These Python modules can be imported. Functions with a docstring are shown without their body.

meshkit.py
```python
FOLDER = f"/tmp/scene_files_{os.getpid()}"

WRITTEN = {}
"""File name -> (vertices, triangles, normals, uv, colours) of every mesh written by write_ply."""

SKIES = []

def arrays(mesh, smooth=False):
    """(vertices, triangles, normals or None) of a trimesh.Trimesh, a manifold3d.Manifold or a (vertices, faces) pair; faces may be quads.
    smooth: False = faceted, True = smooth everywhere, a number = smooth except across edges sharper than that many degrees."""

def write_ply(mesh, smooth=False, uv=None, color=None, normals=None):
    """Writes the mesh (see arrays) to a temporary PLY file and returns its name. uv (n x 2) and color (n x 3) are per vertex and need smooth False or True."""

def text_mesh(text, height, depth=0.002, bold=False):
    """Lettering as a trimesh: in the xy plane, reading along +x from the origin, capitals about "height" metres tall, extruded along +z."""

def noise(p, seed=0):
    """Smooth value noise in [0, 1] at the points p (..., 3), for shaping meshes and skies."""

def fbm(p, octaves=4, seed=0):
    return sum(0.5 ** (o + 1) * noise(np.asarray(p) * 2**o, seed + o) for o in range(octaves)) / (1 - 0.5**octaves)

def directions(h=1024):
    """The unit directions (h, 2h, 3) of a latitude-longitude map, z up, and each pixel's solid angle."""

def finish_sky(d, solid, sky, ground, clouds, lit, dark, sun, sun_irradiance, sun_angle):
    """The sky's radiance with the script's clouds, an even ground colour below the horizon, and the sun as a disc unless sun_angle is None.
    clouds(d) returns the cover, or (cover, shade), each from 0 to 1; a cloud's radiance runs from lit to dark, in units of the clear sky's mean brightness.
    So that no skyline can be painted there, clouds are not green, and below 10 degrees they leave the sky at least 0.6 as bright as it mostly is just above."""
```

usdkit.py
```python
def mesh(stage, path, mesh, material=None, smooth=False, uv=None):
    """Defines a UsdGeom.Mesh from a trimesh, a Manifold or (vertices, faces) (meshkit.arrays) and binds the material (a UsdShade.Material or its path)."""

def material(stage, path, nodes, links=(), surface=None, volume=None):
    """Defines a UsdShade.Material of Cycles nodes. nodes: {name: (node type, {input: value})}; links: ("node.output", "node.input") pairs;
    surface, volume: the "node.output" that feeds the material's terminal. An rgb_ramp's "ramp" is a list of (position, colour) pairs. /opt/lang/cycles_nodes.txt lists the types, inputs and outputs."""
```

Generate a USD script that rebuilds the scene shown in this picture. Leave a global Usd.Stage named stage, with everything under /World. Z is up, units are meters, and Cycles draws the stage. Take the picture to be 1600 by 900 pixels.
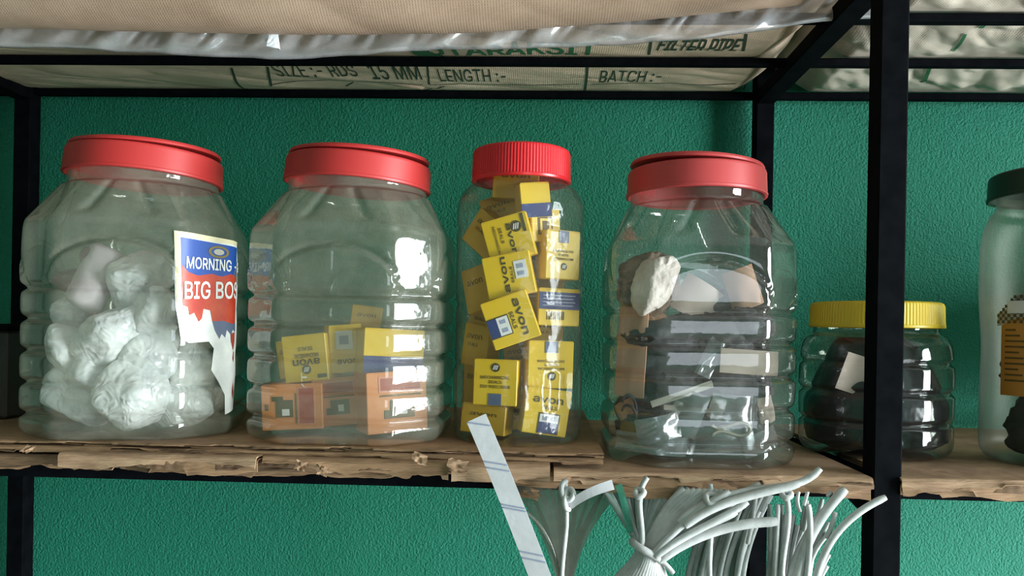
import math, random
import numpy as np, trimesh
import usdkit, meshkit
from meshkit import noise, fbm
from pxr import Usd, UsdGeom, UsdLux, UsdShade, Gf, Sdf, Vt
from shapely.geometry import Polygon, box as sbox, Point
from shapely import affinity

stage = Usd.Stage.CreateInMemory()
UsdGeom.SetStageUpAxis(stage, 'Z')
UsdGeom.SetStageMetersPerUnit(stage, 1.0)
WORLD = UsdGeom.Xform.Define(stage, '/World')
UsdGeom.Scope.Define(stage, '/World/Looks')

# ------------------------------------------------------------------ camera
EYE = np.array([0.0, 0.0, 1.45])
FPX, CX, CY = 1250.0, 800.0, 514.0
YAW, ROLL = math.radians(2.3), math.radians(1.0)
F_ = np.array([-math.sin(YAW), math.cos(YAW), 0.0])
R0 = np.array([math.cos(YAW), math.sin(YAW), 0.0])
U0 = np.array([0.0, 0.0, 1.0])
R_ = R0 * math.cos(ROLL) + U0 * math.sin(ROLL)
U_ = -R0 * math.sin(ROLL) + U0 * math.cos(ROLL)
HAP = 36.0
cam = UsdGeom.Camera.Define(stage, '/World/camera')
cm = Gf.Matrix4d(*R_, 0, *U_, 0, *(-F_), 0, *EYE, 1)
cam.AddTransformOp().Set(cm)
cam.CreateFocalLengthAttr(HAP * FPX / 1600)
cam.CreateHorizontalApertureAttr(HAP)
cam.CreateVerticalApertureAttr(HAP * 9 / 16)
cam.CreateHorizontalApertureOffsetAttr(0.0)
cam.CreateVerticalApertureOffsetAttr((CY - 450) / 1600 * HAP)
cam.CreateClippingRangeAttr(Gf.Vec2f(0.02, 100))
cam.CreateExposureAttr(0.0)

# ------------------------------------------------------------------ light: open doorway in the right-hand wall
def rect_light(name, w, h, intensity, color, ax, ay, az, pos):
    l = UsdLux.RectLight.Define(stage, '/World/' + name)
    l.CreateWidthAttr(w); l.CreateHeightAttr(h); l.CreateIntensityAttr(intensity); l.CreateColorAttr(Gf.Vec3f(*color))
    l.AddTransformOp().Set(Gf.Matrix4d(*ax, 0, *ay, 0, *az, 0, *pos, 1))      # shines along -az
# daylight standing in the open doorway (right-hand wall) and in the small window of the wall across
rect_light('doorway_daylight', 1.30, 2.06, 25.0, (0.90, 0.98, 1.0), (0, 1, 0), (0, 0, 1), (1, 0, 0), (2.49, -0.38, 1.06))
rect_light('window_daylight', 0.96, 0.86, 0.7, (0.85, 0.95, 1.0), (-1, 0, 0), (0, 0, 1), (0, -1, 0), (0.95, -2.59, 1.5))
dome = UsdLux.DomeLight.Define(stage, '/World/sky')
dome.CreateIntensityAttr(1.0)
dome.CreateColorAttr(Gf.Vec3f(0.8, 0.92, 1.0))

def project(p):
    d = np.asarray(p, float) - EYE
    w = d @ F_
    return np.stack([CX + FPX * (d @ R_) / w, CY - FPX * (d @ U_) / w], -1)

def at(px, py, Y):
    """the point of the vertical plane y=Y that the camera sees at this pixel of the photograph"""
    d = F_ * FPX + R_ * (px - CX) - U_ * (py - CY)
    return EYE + d * (Y / d[1])

# ------------------------------------------------------------------ helpers
names = {}
def numbered(parent, name):
    k = (parent, name)
    n = names.get(k, 0); names[k] = n + 1
    return f'{parent}/{name}' if n == 0 else f'{parent}/{name}_{n:03d}'

XF = {}
def tag(prim, label=None, cat=None, group=None, kind=None):
    for k, v in (('label', label), ('category', cat), ('group', group), ('kind', kind)):
        if v: prim.SetCustomDataByKey(k, v)

def thing(name, label, cat, loc=(0, 0, 0), rot=None, group=None, kind=None):
    p = numbered('/World', name)
    x = UsdGeom.Xform.Define(stage, p)
    T = np.eye(4); T[:3, 3] = loc
    if rot is not None: T[:3, :3] = rot
    x.AddTransformOp().Set(Gf.Matrix4d(*T.T.ravel().tolist()))
    XF[p] = T
    tag(x.GetPrim(), label, cat, group, kind)
    return p

def part(parent, name, mesh, mat, label=None, smooth=30, world=False, kind=None):
    if isinstance(mesh, (list,)):
        mesh = trimesh.util.concatenate(mesh)
    if world:
        root = '/'.join(parent.split('/')[:3])
        mesh = mesh.copy(); mesh.apply_transform(np.linalg.inv(XF[root]))
    p = numbered(parent, name)
    m = usdkit.mesh(stage, p, mesh, MATS[mat], smooth=smooth)
    tag(m.GetPrim(), label, None, None, kind)
    return p

def single(name, mesh, mat, label, cat=None, group=None, kind=None, smooth=30):
    p = numbered('/World', name)
    m = usdkit.mesh(stage, p, mesh, MATS[mat], smooth=smooth)
    XF[p] = np.eye(4)
    tag(m.GetPrim(), label, cat, group, kind)
    return p

def Rx(a): c, s = math.cos(a), math.sin(a); return np.array([[1, 0, 0], [0, c, -s], [0, s, c]])
def Ry(a): c, s = math.cos(a), math.sin(a); return np.array([[c, 0, s], [0, 1, 0], [-s, 0, c]])
def Rz(a): c, s = math.cos(a), math.sin(a); return np.array([[c, -s, 0], [s, c, 0], [0, 0, 1]])
rad = math.radians

def bbox(x0, x1, y0, y1, z0, z1, b=0.0):
    """a box with its edges chamfered by b"""
    if b <= 0:
        m = trimesh.creation.box([x1 - x0, y1 - y0, z1 - z0]); m.apply_translation([(x0 + x1) / 2, (y0 + y1) / 2, (z0 + z1) / 2]); return m
    pts = []
    for sx in (0, 1):
        for sy in (0, 1):
            for sz in (0, 1):
                c = np.array([(x0, x1)[sx], (y0, y1)[sy], (z0, z1)[sz]])
                d = np.array([b if s == 0 else -b for s in (sx, sy, sz)])
                for k in range(3):
                    e = d.copy(); e[k] = 0
                    pts.append(c + e)
    return trimesh.convex.convex_hull(np.array(pts))

def grid(P, closed_u=False, flip=False):
    """P (n,m,3) -> mesh"""
    n, m = P.shape[:2]
    i, j = np.meshgrid(np.arange(n if closed_u else n - 1), np.arange(m - 1), indexing='ij')
    a = i * m + j; b = ((i + 1) % n) * m + j
    f = np.stack([a, b, b + 1, a + 1], -1).reshape(-1, 4)
    if flip: f = f[:, ::-1]
    f = np.vstack([f[:, [0, 1, 2]], f[:, [0, 2, 3]]])
    return trimesh.Trimesh(P.reshape(-1, 3), f, process=False)

def lathe(profile, n=96, knurl=None):
    """profile [(r,z)] from bottom to top, revolved; knurl(theta,r,z)->dr"""
    pr = np.asarray(profile, float)
    th = np.linspace(0, 2 * np.pi, n, endpoint=False)
    r = np.repeat(pr[None, :, 0], n, 0).copy(); z = np.repeat(pr[None, :, 1], n, 0)
    if knurl is not None: r = r + knurl(th[:, None], r, z)
    P = np.stack([r * np.cos(th)[:, None], r * np.sin(th)[:, None], z], -1)
    return grid(P, closed_u=True)

def smoothprof(pts, n=60):
    """catmull-rom resample of (r,z) points"""
    from scipy.interpolate import PchipInterpolator
    p = np.asarray(pts, float)
    t = np.r_[0, np.cumsum(np.linalg.norm(np.diff(p, axis=0), axis=1))]
    q = np.linspace(0, t[-1], n)
    return np.stack([PchipInterpolator(t, p[:, k])(q) for k in range(p.shape[1])], 1)

def tube(pts, r, n=8, flat=1.0, up=None, cap=True):
    """swept round (or flattened) cord through pts, r a number or one radius per point"""
    p = np.asarray(pts, float); k = len(p)
    r = np.broadcast_to(np.asarray(r, float), (k,))
    t = np.gradient(p, axis=0); t /= np.linalg.norm(t, axis=1, keepdims=True)
    u = np.array(up if up is not None else [0.13, 1.0, 0.07], float)
    rows = []
    for a in range(k):
        u = u - t[a] * (u @ t[a]); u /= np.linalg.norm(u)
        v = np.cross(t[a], u)
        th = np.linspace(0, 2 * np.pi, n, endpoint=False)
        rows.append(p[a] + r[a] * (np.cos(th)[:, None] * u * flat + np.sin(th)[:, None] * v))
    P = np.stack(rows, 0).transpose(1, 0, 2)
    m = grid(P, closed_u=True, flip=True)
    if cap:
        V = np.vstack([m.vertices, p[0], p[-1]]); nv = n * k
        f = []
        for a in range(n):
            b = (a + 1) % n
            f.append([nv, b * k, a * k]); f.append([nv + 1, a * k + k - 1, b * k + k - 1])
        m = trimesh.Trimesh(V, np.vstack([m.faces, f]), process=False)
    trimesh.repair.fix_normals(m)
    return m

def spline(pts, n=24):
    from scipy.interpolate import CubicSpline
    p = np.asarray(pts, float)
    if len(p) == 2:
        return p[0] + (p[1] - p[0]) * np.linspace(0, 1, n)[:, None]
    t = np.r_[0, np.cumsum(np.linalg.norm(np.diff(p, axis=0), axis=1))]
    return CubicSpline(t, p)(np.linspace(0, t[-1], n))

def flat(poly, size, fmap, w=0.0):
    """triangulates a 2D shape finely and maps (u,v,w) onto a surface"""
    out = []
    for g in getattr(poly, 'geoms', [poly]):
        if g.area <= 0: continue
        v, f = trimesh.creation.triangulate_polygon(g, engine='earcut')
        v3 = np.c_[v, np.zeros(len(v))]
        v3, f = trimesh.remesh.subdivide_to_size(v3, f, size, max_iter=14)
        out.append(trimesh.Trimesh(fmap(v3[:, 0], v3[:, 1], np.full(len(v3), w)), f, process=False))
    return trimesh.util.concatenate(out)

def text(s, h, depth=0.0004, bold=False, width=None):
    """lettering with its lower left corner at the origin, optionally squeezed to a width"""
    m = meshkit.text_mesh(s, h, depth, bold)
    if width: m.apply_scale([width / (m.bounds[1][0] - m.bounds[0][0]), 1, 1])
    m.apply_translation([-m.bounds[0][0], 0, 0])
    return m

def mapped(m, fmap, size=None):
    v, f = np.array(m.vertices), np.array(m.faces)
    if size: v, f = trimesh.remesh.subdivide_to_size(v, f, size, max_iter=12)
    return trimesh.Trimesh(fmap(v[:, 0], v[:, 1], v[:, 2]), f, process=False)

# ------------------------------------------------------------------ materials
MATS = {}
def mat(name, nodes, links, surface='p.BSDF'):
    MATS[name] = usdkit.material(stage, '/World/Looks/' + name, nodes, links, surface=surface)

def plain(name, color, rough=0.5, **kw):
    mat(name, {'p': ('principled_bsdf', dict(base_color=color, roughness=rough, **kw))}, [])

def noisy(name, c1, c2, scale=40, rough=0.6, bump=0.3, dist=0.002, bscale=None, stretch=(1, 1, 1), detail=4, r0=0.35, r1=0.65, **kw):
    nodes = {
        'tc': ('texture_coordinate', {}),
        'mp': ('mapping', {'scale': stretch}),
        'n': ('noise_texture', {'scale': scale, 'detail': detail, 'roughness': 0.6}),
        'r': ('rgb_ramp', {'ramp': [(r0, c1), (r1, c2)]}),
        'n2': ('noise_texture', {'scale': bscale or scale * 3, 'detail': 3}),
        'b': ('bump', {'strength': bump, 'distance': dist}),
        'p': ('principled_bsdf', dict(roughness=rough, **kw))}
    mat(name, nodes, [('tc.object', 'mp.vector'), ('mp.vector', 'n.vector'), ('mp.vector', 'n2.vector'), ('n.fac', 'r.fac'), ('r.color', 'p.base_color'),
                      ('n2.fac', 'b.height'), ('b.normal', 'p.normal')])

# rough-cast green wall paint
mat('green_wall', {
    'g': ('geometry', {}),
    'n': ('noise_texture', {'scale': 2.2, 'detail': 3}),
    'r': ('rgb_ramp', {'ramp': [(0.3, (0.012, 0.195, 0.112)), (0.7, (0.016, 0.23, 0.148))]}),
    'v': ('noise_texture', {'scale': 330, 'detail': 3, 'roughness': 0.6}),
    'v2': ('noise_texture', {'scale': 110, 'detail': 2}),
    'ad': ('math', {'math_type': 'multiply_add', 'value2': 0.35}),
    'sp': ('rgb_ramp', {'ramp': [(0.66, (0, 0, 0)), (0.74, (1, 1, 1))]}),
    'mx': ('mix_color', {'b': (0.08, 0.34, 0.24)}),
    'm5': ('math', {'math_type': 'multiply', 'value2': 0.5}),
    'b': ('bump', {'strength': 0.9, 'distance': 0.004}),
    'p': ('principled_bsdf', {'roughness': 0.55, 'specular_ior_level': 0.3})},
    [('g.position', 'n.vector'), ('g.position', 'v.vector'), ('g.position', 'v2.vector'), ('n.fac', 'r.fac'), ('r.color', 'mx.a'), ('v.fac', 'sp.fac'), ('sp.color', 'm5.value1'),
     ('m5.value', 'mx.fac'), ('mx.result', 'p.base_color'), ('v2.fac', 'ad.value1'), ('v.fac', 'ad.value3'), ('ad.value', 'b.height'), ('b.normal', 'p.normal')])
plain('room_paint', (0.10, 0.22, 0.16), 0.7)
plain('cement', (0.22, 0.19, 0.16), 0.8)
plain('ceiling_paint', (0.32, 0.33, 0.30), 0.8)
noisy('black_steel', (0.0025, 0.003, 0.004), (0.005, 0.0055, 0.007), 60, rough=0.7, bump=0.1, dist=0.0005, bscale=300, specular_ior_level=0.02)
noisy('cardboard', (0.22, 0.125, 0.065), (0.36, 0.215, 0.115), 22, rough=0.85, bump=0.6, dist=0.002, bscale=70, stretch=(1, 1, 10))
noisy('cardboard_dark', (0.10, 0.055, 0.03), (0.22, 0.13, 0.07), 22, rough=0.9, bump=0.6, dist=0.002, bscale=70, stretch=(1, 1, 10))
noisy('cardboard_pale', (0.28, 0.165, 0.095), (0.46, 0.30, 0.18), 22, rough=0.85, bump=0.6, dist=0.002, bscale=70, stretch=(1, 1, 10))

def woven(name, c1, c2, sc=18, bump=0.5):
    mat(name, {
        'tc': ('texture_coordinate', {}),
        'n': ('noise_texture', {'scale': sc, 'detail': 5, 'roughness': 0.65}),
        'r': ('rgb_ramp', {'ramp': [(0.32, c1), (0.68, c2)]}),
        'w1': ('wave_texture', {'bands_direction': 'x', 'scale': 130, 'distortion': 1.5, 'detail': 1}),
        'w2': ('wave_texture', {'bands_direction': 'y', 'scale': 130, 'distortion': 1.5, 'detail': 1}),
        'mu': ('math', {'math_type': 'multiply'}),
        'b': ('bump', {'strength': bump, 'distance': 0.0012}),
        'p': ('principled_bsdf', {'roughness': 0.55})},
        [('tc.object', 'n.vector'), ('tc.object', 'w1.vector'), ('tc.object', 'w2.vector'), ('n.fac', 'r.fac'), ('r.color', 'p.base_color'),
         ('w1.fac', 'mu.value1'), ('w2.fac', 'mu.value2'), ('mu.value', 'b.height'), ('b.normal', 'p.normal')])
woven('sack_tan', (0.38, 0.265, 0.18), (0.50, 0.365, 0.26), bump=0.18)
woven('sack_beige', (0.60, 0.45, 0.32), (0.78, 0.60, 0.44), bump=0.2)
woven('sack_cream', (0.48, 0.41, 0.33), (0.66, 0.58, 0.48), bump=0.2)
plain('ink_green', (0.04, 0.16, 0.07), 0.6)
plain('ink_dark', (0.035, 0.055, 0.035), 0.6)

def clear_plastic(name, tint, edge, haze, hazecol, rough=0.05, spec=0.05, bump=0.12, bscale=35, power=4.0):
    """thin clear plastic wall: mostly see-through, hazed by scuffs and dust, mirror-like at glancing angles"""
    mat(name, {
        'tc': ('texture_coordinate', {}),
        'n': ('noise_texture', {'scale': bscale, 'detail': 3}),
        'b': ('bump', {'strength': bump, 'distance': 0.004}),
        'lw': ('layer_weight', {'blend': 0.5}),
        'rp': ('rgb_ramp', {'ramp': [(0.0, tint), (0.55, tint), (1.0, edge)]}),
        'tr': ('transparent_bsdf', {}),
        'nh': ('noise_texture', {'scale': 22, 'detail': 5, 'roughness': 0.7}),
        'rh': ('rgb_ramp', {'ramp': [(0.3, tuple(c * 0.45 for c in hazecol)), (0.7, hazecol)]}),
        'df': ('diffuse_bsdf', {}),
        'pw': ('math', {'math_type': 'power', 'value2': power}),
        'ma': ('math', {'math_type': 'multiply_add', 'value2': 0.6, 'value3': spec}),
        'gl': ('glossy_bsdf', {'roughness': rough, 'color': (1, 1, 1)}),
        'm1': ('mix_closure', {'fac': haze}),
        'm2': ('mix_closure', {})},
        [('tc.object', 'n.vector'), ('tc.object', 'nh.vector'), ('n.fac', 'b.height'), ('b.normal', 'lw.normal'), ('b.normal', 'gl.normal'),
         ('lw.facing', 'rp.fac'), ('rp.color', 'tr.color'), ('nh.fac', 'rh.fac'), ('rh.color', 'df.color'), ('lw.facing', 'pw.value1'), ('pw.value', 'ma.value1'),
         ('tr.BSDF', 'm1.closure1'), ('df.BSDF', 'm1.closure2'), ('m1.closure', 'm2.closure1'), ('gl.BSDF', 'm2.closure2'), ('ma.value', 'm2.fac')], surface='m2.closure')
clear_plastic('jar_plastic', (0.93, 0.94, 0.91), (0.34, 0.34, 0.30), 0.17, (0.76, 0.73, 0.58), spec=0.075)
clear_plastic('jar_plastic_clear', (0.94, 0.95, 0.94), (0.36, 0.36, 0.34), 0.085, (0.55, 0.54, 0.46), spec=0.07)
clear_plastic('jar_plastic_dusty', (0.80, 0.82, 0.76), (0.26, 0.26, 0.22), 0.13, (0.24, 0.27, 0.20), spec=0.015, rough=0.35)
clear_plastic('jar_plastic_squat', (0.92, 0.93, 0.92), (0.36, 0.36, 0.34), 0.03, (0.4, 0.4, 0.36), spec=0.05, bump=0.3, bscale=26)
clear_plastic('jar_plastic_clean', (0.96, 0.96, 0.95), (0.45, 0.45, 0.42), 0.07, (0.5, 0.48, 0.40), spec=0.022, bump=1.0, bscale=34, rough=0.12)
clear_plastic('shard_plastic', (0.88, 0.90, 0.90), (0.4, 0.42, 0.42), 0.16, (0.55, 0.58, 0.6), spec=0.10, rough=0.12, bump=0.3)
clear_plastic('strap_plastic', (0.74, 0.72, 0.66), (0.30, 0.30, 0.27), 0.22, (0.42, 0.41, 0.37), spec=0.06, rough=0.2)
clear_plastic('green_film', (0.55, 0.92, 0.80), (0.2, 0.5, 0.4), 0.25, (0.1, 0.5, 0.38), spec=0.05, rough=0.2)
clear_plastic('sheet_plastic', (0.80, 0.80, 0.80), (0.5, 0.5, 0.5), 0.46, (0.78, 0.78, 0.80), spec=0.12, rough=0.24, bump=0.8, bscale=24)

plain('lid_red_faded', (0.50, 0.055, 0.055), 0.42)
plain('lid_red', (0.47, 0.030, 0.028), 0.45)
plain('lid_red_bright', (0.60, 0.016, 0.022), 0.30)
plain('lid_yellow', (0.68, 0.47, 0.02), 0.4)
plain('lid_green', (0.006, 0.036, 0.022), 0.5)

mat('wrap_white', {
    'tc': ('texture_coordinate', {}),
    'n': ('noise_texture', {'scale': 32, 'detail': 5, 'roughness': 0.7, 'distortion': 1.2}),
    'r': ('rgb_ramp', {'ramp': [(0.30, (0.46, 0.48, 0.52)), (0.45, (0.72, 0.75, 0.78)), (0.7, (0.90, 0.92, 0.93))]}),
    'v': ('voronoi_texture', {'feature': 'distance_to_edge', 'scale': 38, 'randomness': 1}),
    'n2': ('noise_texture', {'scale': 46, 'detail': 4, 'distortion': 3, 'type': 'ridged_multifractal'}),
    'ad': ('math', {'math_type': 'add'}),
    'b': ('bump', {'strength': 0.4, 'distance': 0.005}),
    'p': ('principled_bsdf', {'roughness': 0.24, 'specular_ior_level': 0.6, 'subsurface_weight': 0.0})},
    [('tc.object', 'n.vector'), ('tc.object', 'v.vector'), ('tc.object', 'n2.vector'), ('n.fac', 'r.fac'), ('r.color', 'p.base_color'), ('v.distance', 'ad.value1'), ('n2.fac', 'ad.value2'),
     ('ad.value', 'b.height'), ('b.normal', 'p.normal')])
noisy('wrap_lilac', (0.42, 0.36, 0.40), (0.56, 0.50, 0.53), 22, rough=0.45, bump=0.4, dist=0.003, bscale=50)
noisy('wrap_brown', (0.05, 0.030, 0.022), (0.10, 0.06, 0.045), 30, rough=0.6, bump=0.4, dist=0.003)
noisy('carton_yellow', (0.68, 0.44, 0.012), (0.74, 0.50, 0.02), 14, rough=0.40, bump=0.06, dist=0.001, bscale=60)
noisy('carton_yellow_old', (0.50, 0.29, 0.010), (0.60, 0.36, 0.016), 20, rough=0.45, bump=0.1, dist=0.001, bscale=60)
noisy('carton_orange', (0.60, 0.20, 0.055), (0.68, 0.25, 0.075), 20, rough=0.5, bump=0.1, dist=0.001, bscale=60)
plain('print_blue', (0.03, 0.045, 0.16), 0.4)
plain('print_blue_grey', (0.10, 0.13, 0.22), 0.4)
plain('print_black', (0.075, 0.055, 0.015), 0.5)
plain('print_brown', (0.12, 0.07, 0.01), 0.5)
plain('print_white', (0.72, 0.72, 0.70), 0.5)
plain('print_pale_blue', (0.30, 0.34, 0.46), 0.5)
plain('print_pink', (0.62, 0.24, 0.16), 0.5)
plain('print_red', (0.36, 0.055, 0.035), 0.5)
plain('label_cream', (0.72, 0.64, 0.42), 0.5)
plain('label_blue', (0.014, 0.07, 0.33), 0.4)
noisy('label_red', (0.46, 0.035, 0.018), (0.55, 0.075, 0.03), 60, rough=0.4, bump=0.02)
noisy('label_torn', (0.66, 0.67, 0.66), (0.80, 0.80, 0.78), 60, rough=0.8, bump=0.3)
plain('label_orange', (0.52, 0.22, 0.03), 0.5)
plain('label_grey', (0.42, 0.40, 0.36), 0.5)
noisy('cotton', (0.55, 0.47, 0.42), (0.72, 0.64, 0.58), 40, rough=0.95, bump=0.8, dist=0.004, bscale=90)
noisy('rag_brown', (0.10, 0.065, 0.045), (0.25, 0.17, 0.12), 50, rough=0.95, bump=0.8, dist=0.004, bscale=90)
plain('card_beige', (0.52, 0.42, 0.35), 0.7)
plain('card_tan', (0.36, 0.20, 0.12), 0.7)
noisy('dark_scrap', (0.010, 0.010, 0.014), (0.05, 0.045, 0.055), 40, rough=0.6, bump=0.5, dist=0.003)
plain('metal_strip', (0.40, 0.38, 0.32), 0.4, metallic=0.5)
plain('olive_scrap', (0.20, 0.15, 0.04), 0.6)
noisy('black_polythene', (0.004, 0.005, 0.007), (0.010, 0.012, 0.015), 20, rough=0.3, bump=0.7, dist=0.006, bscale=30)
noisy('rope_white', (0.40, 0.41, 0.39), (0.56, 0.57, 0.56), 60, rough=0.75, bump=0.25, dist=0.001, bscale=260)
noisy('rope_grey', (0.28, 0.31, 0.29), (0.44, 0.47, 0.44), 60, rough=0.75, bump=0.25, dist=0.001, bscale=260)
noisy('strap_white', (0.50, 0.50, 0.51), (0.60, 0.60, 0.62), 20, rough=0.6, bump=0.2, dist=0.001, bscale=200)
plain('strap_line', (0.28, 0.32, 0.44), 0.6)
noisy('dark_tin', (0.020, 0.016, 0.013), (0.045, 0.035, 0.028), 20, rough=0.5, bump=0.2)

# ------------------------------------------------------------------ the room
YW = 1.012
X0, X1, YF, ZC = -2.4, 2.50, -2.6, 2.7
single('wall_back', bbox(X0 - .1, X1 + .1, YW, YW + .1, 0, ZC), 'green_wall', 'green rough-cast back wall behind the shelf rack', kind='structure')
single('floor', bbox(X0 - .1, X1 + .1, YF - .1, YW + .1, -.1, 0), 'cement', 'grey cement floor of the shop', kind='structure')
single('ceiling', bbox(X0 - .1, X1 + .1, YF - .1, YW + .1, ZC, ZC + .1), 'ceiling_paint', 'pale ceiling of the shop', kind='structure')
single('wall_left', bbox(X0 - .1, X0, YF, YW, 0, ZC), 'room_paint', 'painted left wall of the shop', kind='structure')
single('wall_front', trimesh.util.concatenate([bbox(X0 - .1, .46, YF - .1, YF, 0, ZC), bbox(1.44, X1 + .1, YF - .1, YF, 0, ZC), bbox(.46, 1.44, YF - .1, YF, 0, 1.06), bbox(.46, 1.44, YF - .1, YF, 1.94, ZC)]),
       'room_paint', 'painted wall with a small window across the shop from the rack', kind='structure')
DY0, DY1, DZ = -1.04, 0.28, 2.10
single('wall_right', trimesh.util.concatenate([bbox(X1, X1 + .1, DY1, YW, 0, ZC), bbox(X1, X1 + .1, YF, DY0, 0, ZC), bbox(X1, X1 + .1, DY0, DY1, DZ, ZC)]),
       'room_paint', 'painted right wall with the open doorway that lights the shop', kind='structure')

# ------------------------------------------------------------------ steel rack
D0, D1 = 0.62, 0.985
BAYS = [0.62, 0.742, 0.863, 0.985]
xr = at(1388, 480, D0)[0]
xl = at(38, 500, D1)[0]
EZ = EYE[2]
ZL1, ZL0 = EZ - 0.1113, EZ - 0.1250         # lower rails: top, bottom
ZU0, ZU1 = EZ + 0.2845, EZ + 0.2920        # upper rails
rack = thing('steel_shelf_rack', 'black painted steel shelf rack with thin rails and square posts', 'shelf rack', (xr, D0, 0))
PW = 0.0215
for x in (xl, xr):
    part(rack, 'post', bbox(x - PW / 2, x + PW / 2, D0 - .004, D0 + PW - .004, 0, 2.25, .0012), 'black_steel', world=True)
    part(rack, 'post', bbox(x - PW / 2, x + PW / 2, D1 - PW + .01, D1 + .01, 0, 2.25, .0012), 'black_steel', world=True)
XA, XB = xl - 0.55, xr + 0.85
for x in (XA, XB):
    for y in (D0, D1 - PW + .012):
        part(rack, 'post', bbox(x - PW / 2, x + PW / 2, y - .004, y + PW - .004, 0, 2.25, .0012), 'black_steel', world=True)
for i, y in enumerate(BAYS):
    w = .012
    part(rack, 'rail', bbox(XA, XB, y if i == 0 else y - w / 2, y + (w if i == 0 else w / 2), ZU0, ZU1, .001), 'black_steel', world=True)
    part(rack, 'rail', bbox(XA, XB, y + (.0035 if i == 0 else -w / 2), y + (.0155 if i == 0 else w / 2), ZL0, ZL1, .001), 'black_steel', world=True)
    part(rack, 'rail', bbox(XA, XB, y + (0.0035 if i == 0 else -w / 2), y + (.0155 if i == 0 else w / 2), .72, .735, .001), 'black_steel', world=True)
for x in (xl, xr):
    part(rack, 'side_rail', bbox(x - .011, x + .011, D0 + PW - .005, D1 - PW + .011, ZU0 - .008, ZU1 - .0005, .001), 'black_steel', world=True)
    part(rack, 'side_rail', bbox(x - .011, x + .011, D0 + PW - .005, D1 - PW + .011, ZL0, ZL1 - .0005, .001), 'black_steel', world=True)
    part(rack, 'side_rail', bbox(x - .011, x + .011, D0 + PW - .005, D1 - PW + .011, .715, .73, .001), 'black_steel', world=True)
    for s in (-1, 1):
        if s > 0 and x == xr: continue
        tri = Polygon([(0, 0), (s * .017, 0), (0, -.017)])
        g = trimesh.creation.extrude_polygon(tri, .003, engine='earcut')
        g.apply_transform(np.array([[1, 0, 0, x + s * PW / 2], [0, 0, 1, D0 + .004], [0, 1, 0, ZL0 + .001], [0, 0, 0, 1.]]))
        part(rack, 'gusset_plate', g, 'black_steel', world=True)

# ------------------------------------------------------------------ cardboard sheets on the shelf
def ragged(x, seed, amp, f=40):
    p = np.stack([x * f, np.full_like(x, seed * 3.7), np.zeros_like(x)], -1)
    n = fbm(p, 4, seed) - .5
    step = noise(np.stack([np.floor(x * 34 + 2 * noise(p * .3, seed)), np.full_like(x, seed * 1.3), np.zeros_like(x)], -1), seed + 9) - .5
    return amp * (1.2 * n + 1.1 * step * (np.abs(step) > .22))

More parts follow.
